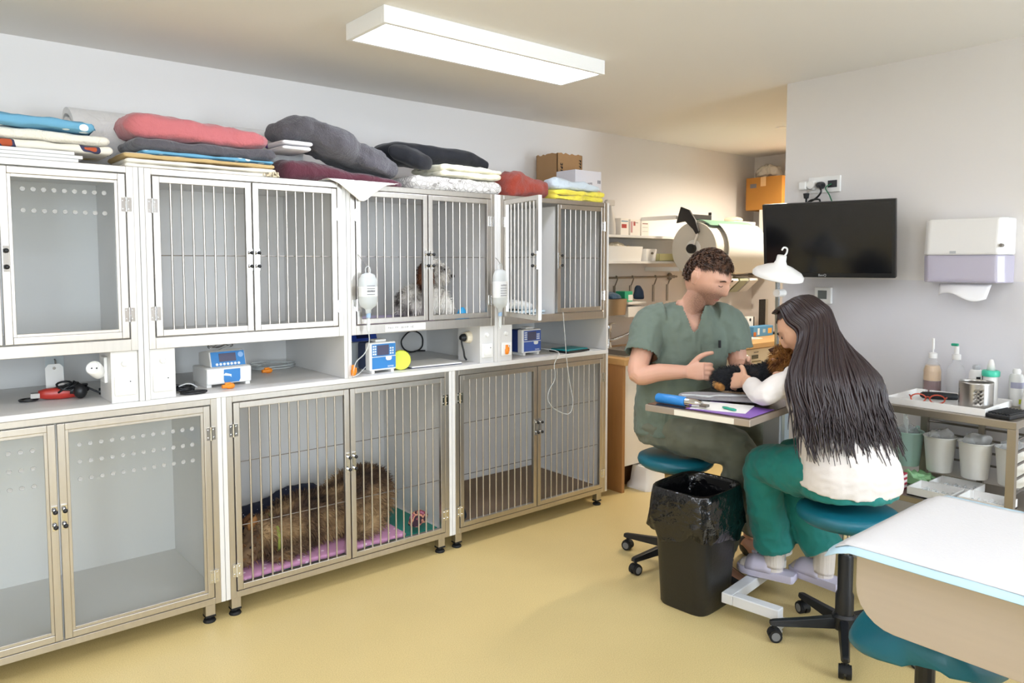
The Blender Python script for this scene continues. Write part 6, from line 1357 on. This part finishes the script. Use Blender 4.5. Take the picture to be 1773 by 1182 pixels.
# paper towel dispenser
t = thing('towel_dispenser', 'white paper towel dispenser with a translucent lower half on the right wall', 'dispenser', (RX-.001, 1.215, 1.41))
def dsp(y0, y1, z0, z1, d0, d1): return MB().rings([[(-d, y, z) for y, d in ((y0, 0), (y0+.004, d_*.75), (y0+.03, d_), (y1-.03, d_), (y1-.004, d_*.75), (y1, 0))] for z, d_ in ((z0, d0), (z1, d1))])
dsp(-.168, .168, .125, .285, .135, .115).build('cover', mat('dispenser_white', '#efedea', .22), t, bev=.01, seg=3)
dsp(-.166, .166, .005, .1245, .125, .134).build('tray', film_mat('lilac_translucent', '#d5cfe2', .7, .2), t, bev=.006, seg=2)
MB().box(-.12, -.02, -.12, .12, .02, .115).build('towel_stack', mat('towel_paper', '#f0eeee', .9), t)
MB().cyl((-.115, -.150, .165), (-.13, -.150, .165), .008, n=12).box(-.15, -.128, -.160, -.152, .160, .170).build('lock_key', M_STEELD, t)
MB().box(-.1365, -.134, .02, .045, .132, .143).build('maker_mark', M_GPLAST, t, bev=.001)
pt = MB(); nn = 14
pt.rings([[(-.075-.02*math.sin(u*3.1)-.03*v, .105-.21*u+.02*v*(u-.5), -.002-.05*v+.014*math.sin(u*6.3)*v+(-.012*v*u)) for v in [k/6 for k in range(7)]]+[(-.074-.02*math.sin(u*3.1)-.03*v, .105-.21*u+.02*v*(u-.5), -.003-.05*v+.014*math.sin(u*6.3)*v+(-.012*v*u)) for v in [k/6 for k in range(6, -1, -1)]] for u in [i/nn for i in range(nn+1)]])
pt.build('hanging_towel', MATS['towel_paper'], t, smooth=True)
# ================================================================== steel rack by the right wall
RKZ = .90
rk = thing('steel_rack', 'brushed steel rack with rods and lower shelf along the right wall', 'rack', (3.22, .885, 0)); m_rk = mat('rack_steel', '#a39a8c', .35, .85, var=.06)
RW, RL = .455, .50
MB().box(0, RW, 0, RL, RKZ-.03, RKZ).build('top_shelf', m_rk, rk, bev=.002)
MB().box(0, RW, 0, RL, .50, .525).build('lower_shelf', m_rk, rk, bev=.002)
for x in (0, RW-.03):
    for y in (0, RL-.03): MB().box(x, x+.03, y, y+.03, 0, RKZ-.0301).build('leg', m_rk, rk, bev=.001)
MB().box(RW-.025, RW-.005, RL/2-.012, RL/2+.012, .5255, RKZ-.0305).build('rear_post', m_rk, rk)
for z in (.82, .77, .72, .665, .61): MB().cyl((RW-.015, .03, z), (RW-.015, RL-.03, z), .005, n=8).build('rod', M_STEELD, rk)
for z in (.82, .77, .72, .665, .61): MB().cyl((.03, .015, z), (RW-.03, .015, z), .005, n=8).build('side_rod', M_STEELD, rk)
# hanging pots
def pot(y, m, label):
    t = thing('hanging_pot', label, 'pot', (3.51, y, .585), 0, 'plastic pots hung on the rack'); R_ = [(.048, 0), (.05, .004), (.064, .15), (.068, .152), (.066, .156), (.061, .152), (.047, .008), (0, .008)]
    MB().lathe([(0, 0)]+R_, n=28).build('pot', m, t, auto=40)
    MB().tube([(.06, 0, .145), (.10, 0, .16), (.118, 0, .155), (.12, 0, .145)], .004, 6).build('hook', m, t)
    lump_mesh(lb := MB(), [((-.035, -.01, .15), .03, .015), ((0, 0, .16), .045, .028), ((.03, .01, .15), .03, .015)], seed=int(y*100), amp=.02, fr=22)
    lb.build('bag_liner', film_mat('clear_bag2', '#e4e4e4', .35, .12), t, smooth=True); return t
m_potw = mat('pot_white', '#e9e7e0', .4)
pot(1.385, mat('pot_mint', '#a9c8bd', .45), 'mint green pot with tools hung on the steel rack')
for k in range(4): tag(MB().tube([(3.49+.012*k, 1.38+.008*k, .60), (3.47+.016*k, 1.375+.01*k, .80+.012*k)], .006, 7).build('clear_tool', M_TUBE), 'clear plastic tool standing in the mint pot', 'tool', 'tools in the mint pot')
pot(1.25, m_potw, 'white pot hung on the steel rack beside the mint one'); pot(1.111, m_potw, 'white pot hung in the middle of the steel rack'); pot(.972, m_potw, 'white pot hung at the front leg of the steel rack')
# lower shelf goods
LZ = .5255
lump('green_bags', [((3.40, 1.34, LZ+.022), .05, .02), ((3.45, 1.32, LZ+.026), .05, .022), ((3.52, 1.29, LZ+.022), .04, .02)], film_mat('green_film', '#a6d8a0', .8, .15), 'pale green plastic bags heaped on the lower rack shelf', 'bag', seed=121, amp=.03, fr=20, zmin=LZ+.0005)
o = tag(MB().box(3.255, 3.33, 1.31, 1.365, LZ+.0003, LZ+.07).build('striped_box', pattern_mat('red_stripes', '#f0e6e6', [(.5, 1.1, '#b03a4a')], scale=14, kind='stripe'), bev=.002), 'white box with red stripes on the lower rack shelf', 'box')
for i, (x, y, c, lab) in enumerate(((3.31, 1.19, '#2f9a7d', 'open white tray of green-capped syringes on the lower rack shelf'), (3.33, 1.005, '#3a3f8f', 'open white tray of blue-capped syringes on the lower rack shelf'), (3.46, 1.16, '#2f9a7d', 'rear white tray with green caps on the lower rack shelf'))):
    t = thing('syringe_tray', lab, 'tray', (x, y, LZ+.0003), 0, 'syringe trays'); MB().box(-.07, .07, -.085, .085, 0, .004).box(-.07, -.066, -.085, .085, 0, .035).box(.066, .07, -.085, .085, 0, .035).box(-.066, .066, -.085, -.081, 0, .035).box(-.066, .066, .081, .085, 0, .035).build('tray', M_WPLAST, t)
    random.seed(i)
    for k in range(7):
        a = random.uniform(-.3, .3); cx, cy = random.uniform(-.03, .03), -.06+k*.018; d = V((math.cos(a), math.sin(a), 0))*.03
        MB().cyl(V((cx, cy, .014))-d, V((cx, cy, .014))+d, .006, n=8).build('syringe', M_TUBE, t); MB().cyl(V((cx, cy, .014))-d*1.5, V((cx, cy, .014))-d, .005, n=8).build('cap', mat('cap_'+c, c, .4), t)
# things on the rack top
T0 = RKZ+.0005
t = thing('white_tray', 'shallow white tray with instruments on the steel rack', 'tray', (3.41, 1.19, T0))
MB().box(-.155, .155, -.185, .185, 0, .004).box(-.16, -.155, -.19, .19, 0, .028).box(.155, .16, -.19, .19, 0, .028).box(-.155, .155, -.19, -.185, 0, .028).box(-.155, .155, .185, .19, 0, .028).build('tray', M_WPLAST, t, bev=.001)
TT = T0+.0045
o = tag(MB().rings([[(x, y*w, .018+z*w*.8) for y, z in ((-1, 0), (-.7, -.7), (0, -1), (.7, -.7), (1, 0), (.7, .7), (0, 1), (-.7, .7))] for x, w in ((-.075, .008), (-.065, .018), (0, .021), (.065, .018), (.075, .008))]).build('glasses_case', mat('black_case', '#15161a', .6, bump=.2, bscale=200), smooth=True), 'black oblong glasses case in the white tray', 'case'); o.location = (3.47, 1.245, TT); o.rotation_euler = (0, 0, R(-65))
sg = thing('safety_goggles', 'orange-red safety glasses lying in the white tray', 'glasses', (3.33, 1.24, TT+.0035), R(-70)); m_og = mat('orange_red', '#b8452a', .35)
for s_ in (-1, 1): MB().tube([(s_*.035+.028*math.cos(a), -.004+.004*math.cos(a), .02+.018*math.sin(a)) for a in [k*math.pi/8 for k in range(17)]], .003, 6).build('lens_rim', m_og, sg, smooth=True); MB().tube([(s_*.063, 0, .024), (s_*.07, .05, .022), (s_*.066, .1, .008)], .0032, 6, sm=4).build('temple_arm', m_og, sg, smooth=True)
MB().tube([(-.01, 0, .024), (0, .0, .028), (.01, 0, .024)], .003, 6).build('bridge', m_og, sg)
cup = thing('steel_cup', 'perforated brushed steel cutlery cup at the end of the white tray', 'cup', (3.385, 1.078, TT)); CR, CH = .062, .112
cm = MB(); ncol, nrow = 48, 14
def cp(i, j, r): a = 2*math.pi*i/ncol; return (r*math.cos(a), r*math.sin(a), CH*j/nrow)
vs = [cp(i, j, CR) for j in range(nrow+1) for i in range(ncol)]; fs = []
for j in range(nrow):
    for i in range(ncol):
        if (i % 12) in (2, 4) and j in (3, 5, 7, 9) or (i % 12) == 3 and j in (4, 6, 8): continue
        fs.append((j*ncol+i, j*ncol+(i+1) % ncol, (j+1)*ncol+(i+1) % ncol, (j+1)*ncol+i))
cm.add(vs, fs); co_ = cm.build('cup_wall', mat('cup_steel', '#b9b6b2', .28, 1), cup, smooth=True); md = co_.modifiers.new('s', 'SOLIDIFY'); md.thickness = .0016
MB().lathe([(0, 0), (CR, 0), (CR, .002), (0, .002)], n=32).build('cup_base', MATS['cup_steel'], cup)
def flask(x, y, fill, label, head):
    t = thing('dispenser_bottle', label, 'bottle', (x, y, T0), 0, 'dispenser bottles on the rack')
    MB().lathe([(0, 0), (.036, 0), (.038, .006), (.038, .115), (.03, .14), (.015, .155), (.015, .175), (0, .175)], n=24).build('bottle', film_mat('flask_plastic', '#e3e4e4', .22, .2), t, smooth=True)
    if fill: MB().lathe([(0, .003), (.0345, .003), (.0355, .009), (.0355, .068), (0, .068)], n=24).build('liquid', mat('iodine_brown', '#6d2a26', .15), t); MB().lathe([(0, .069), (.0352, .069), (.0352, .112), (.028, .136), (0, .136)], n=24).build('foam', mat('iodine_tint', '#ddb98c', .3), t)
    MB().lathe([(0, .170), (.018, .170), (.018, .192), (.008, .196), (0, .196)], n=18).build('collar', M_WPLAST, t, auto=40)
    if head == 'needle': MB().cyl((0, 0, .196), (0, 0, .215), .003, n=8).cyl((0, 0, .21), (0, 0, .26), .006, n=10).build('nozzle', M_WPLAST, t)
    else: MB().cyl((0, 0, .196), (0, 0, .23), .01, n=10).build('stem', M_WPLAST, t); MB().box(-.008, .008, -.006, .022, .23, .242).build('spout', mat('mint_cap', '#27a27f', .4), t, bev=.003)
    return t
flask(3.60, 1.475 if False else 1.325, True, 'clear bottle half full of brown iodine on the rack', 'needle'); flask(3.62, 1.235, False, 'clear bottle with a green-tipped pump on the rack', 'pump')
def can(x, y, label, body, bands, cap):
    t = thing('spray_can', label, 'spray can', (x, y, T0), 0, 'cans on the rack')
    MB().lathe([(0, 0), (.026, 0), (.027, .004), (.027, .12), (.022, .132), (.018, .134), (0, .134)], n=22).build('can', body, t, auto=40)
    for z0, z1, a0, a1, m in bands: MB().rings([[(r_*math.cos(a), r_*math.sin(a), z) for a in [R(a0+(a1-a0)*i/8) for i in range(9)]]+[((r_-.001)*math.cos(a), (r_-.001)*math.sin(a), z) for a in [R(a1-(a1-a0)*i/8) for i in range(9)]] for z, r_ in ((z0, .0274), (z1, .0274))]).build('print_patch', m, t)
    MB().lathe([(0, .134), (.014, .134), (.016, .146), (.012, .155), (0, .156)], n=18).build('cap', cap, t, auto=40); return t
can(3.62, 1.155, 'white aerosol can with black cow patches on the rack', M_WPLAST, [(.085, .105, 200, 235, M_BLACK), (.05, .075, 190, 230, M_BLACK), (.01, .04, 195, 245, M_BLACK), (.03, .055, 240, 262, M_BLACK), (.09, .112, 255, 275, M_BLACK)], M_GPLAST)
can(3.61, 1.0, 'pale aerosol can with a grey band and yellow base on the rack', mat('can_pale', '#e2e2de', .3), [(.075, .1, 150, 300, mat('band_lilac', '#a9a9bd', .4)), (.01, .03, 220, 260, mat('lime_patch', '#c8cf3f', .4))], M_WPLAST)
t = thing('baby_bottle', 'white feeding bottle with a mint ring behind the steel cup', 'bottle', (3.56, 1.08, T0))
MB().lathe([(0, 0), (.026, 0), (.028, .004), (.028, .12), (0, .12)], n=22).build('bottle', M_WPLAST, t, auto=40); MB().lathe([(0, .12), (.033, .12), (.034, .125), (.034, .14), (.03, .145), (0, .145)], n=22).build('ring', mat('mint_ring', '#46c7a6', .4), t, auto=40); MB().lathe([(0, .145), (.016, .145), (.013, .17), (.008, .19), (0, .192)], n=18).build('teat', M_WPLAST, t, smooth=True)
t = thing('tall_bottle', 'tall white trigger bottle at the end of the rack', 'bottle', (3.56, .925, T0)); MB().lathe([(0, 0), (.04, 0), (.042, .006), (.03, .12), (.022, .2), (.02, .235), (.027, .245), (.027, .275), (0, .277)], n=24).build('bottle', M_WPLAST, t, auto=50)
o = thing('black_grid_tray', 'black ribbed plastic tray at the end of the steel rack', 'tray', (3.33, .945, T0), R(-8)); MB().box(-.085, .085, -.045, .045, 0, .016).build('tray', M_BLACK, o, bev=.004)
for k in range(7): MB().box(-.075, .075, -.038+k*.012, -.034+k*.012, .016, .021).build('rib', M_BLACK, o)
# ================================================================== exam table in the foreground
EX0, EX1, EY1, EZ = 1.80, 2.42, .825, .80
t = thing('exam_table', 'beige exam table with rounded corners on a pedestal', 'exam table', ((EX0+EX1)/2, 0, 0)); m_ex = mat('beige_brushed', '#bfb2a4', .42, .35, var=.05, vscale=5, stretch=(1, .5, 14)); hx_ = (EX1-EX0)/2
pr = [(EY1, EZ-.022), (EY1, .70)]+[(EY1-.095+.095*math.cos(R(a)), .70-.095*math.sin(R(a))) for a in range(15, 91, 15)]+[(-.9, .605), (-.9, EZ-.022)]
MB().prism(pr, 'x', -hx_+.008, hx_-.008).build('body', m_ex, t, bev=.003)
MB().box(-hx_, hx_, -.91, EY1+.008, EZ-.0215, EZ).build('top', m_ex, t, bev=.006, seg=2)
MB().box(-.15, .15, -.35, .0, .04, .604).build('pedestal', M_GPLAST, t, bev=.01); MB().box(-.25, .25, -.6, .25, 0, .04).build('base_plate', M_GPLAST, t, bev=.01)
# absorbent pad
def pad(name, x0, x1, y0, y1, z, m, parent, droop, seed, inset=0, th=.0016):
    mb = MB(); nx, ny = 26, 30; rows = []
    for i in range(nx+1):
        r = []
        for j in range(ny+1):
            x = x0+(x1-x0)*i/nx; y = y0+(y1-y0)*j/ny
            ov = max(0, EX0-.006-x)+max(0, y-(EY1+.01))
            r.append(V((x, y, z+.003*max(0, N3((x, y, 0), 5, seed))+.0025*max(0, N3((x, y, 0), 14, seed))-ov*droop)))
        rows.append(r)
    mb.rings([r+[p-V((0, 0, th)) for p in reversed(r)] for r in rows]); return mb.build(name, m, parent, smooth=True)
pdn = thing('absorbent_pad', 'white absorbent pad with a blue backing spread on the exam table', 'pad', (0, 0, 0))
pad('blue_backing', 1.765, 2.385, -.05, .885, EZ+.0075, mat('pad_blue', '#b4cfdc', .6), pdn, .55, 3)
pad('white_sheet', 1.785, 2.365, -.03, .868, EZ+.0096, mat('pad_sheet', '#cfcdcb', .85, bump=.15, bscale=150), pdn, .5, 3)
# third stool below the exam table: saddle seat
t = thing('saddle_stool', 'teal saddle stool pushed under the exam table', 'stool', (2.20, .80, 0), R(20), 'teal swivel stools')
mb = MB(); rs_ = []
for i in range(13):
    u = -1+2*i/12; w_ = .2*math.sqrt(max(.02, 1-u*u*.92)); zc = .455+.05*u*u
    rs_.append([V((u*.22, w_*math.cos(a), zc+.045*math.sin(a)-.05*abs(math.cos(a))**3)) for a in [2*math.pi*k/20 for k in range(20)]])
mb.rings(rs_).build('seat', m_teal, t, smooth=True)
MB().cyl((0, 0, .1), (0, 0, .43), .026, n=14).build('column', M_BLACK, t)
for k in range(5):
    a = 2*math.pi*k/5+.3; u = V((math.cos(a), math.sin(a), 0)); v = V((-math.sin(a), math.cos(a), 0)); cc = u*.27+V((0, 0, .025))
    lg = MB().tube([u*.02+Z*.1, u*.16+Z*.085, u*.275+Z*.07], [.022, .018, .014], 8).build('leg', M_BLACK, t, smooth=True)
    MB().cyl(cc-v*.02, cc+v*.02, .025, n=16).cyl(cc, cc+Z*.045, .008, n=8).build('caster', M_BLACKS, lg, auto=40)
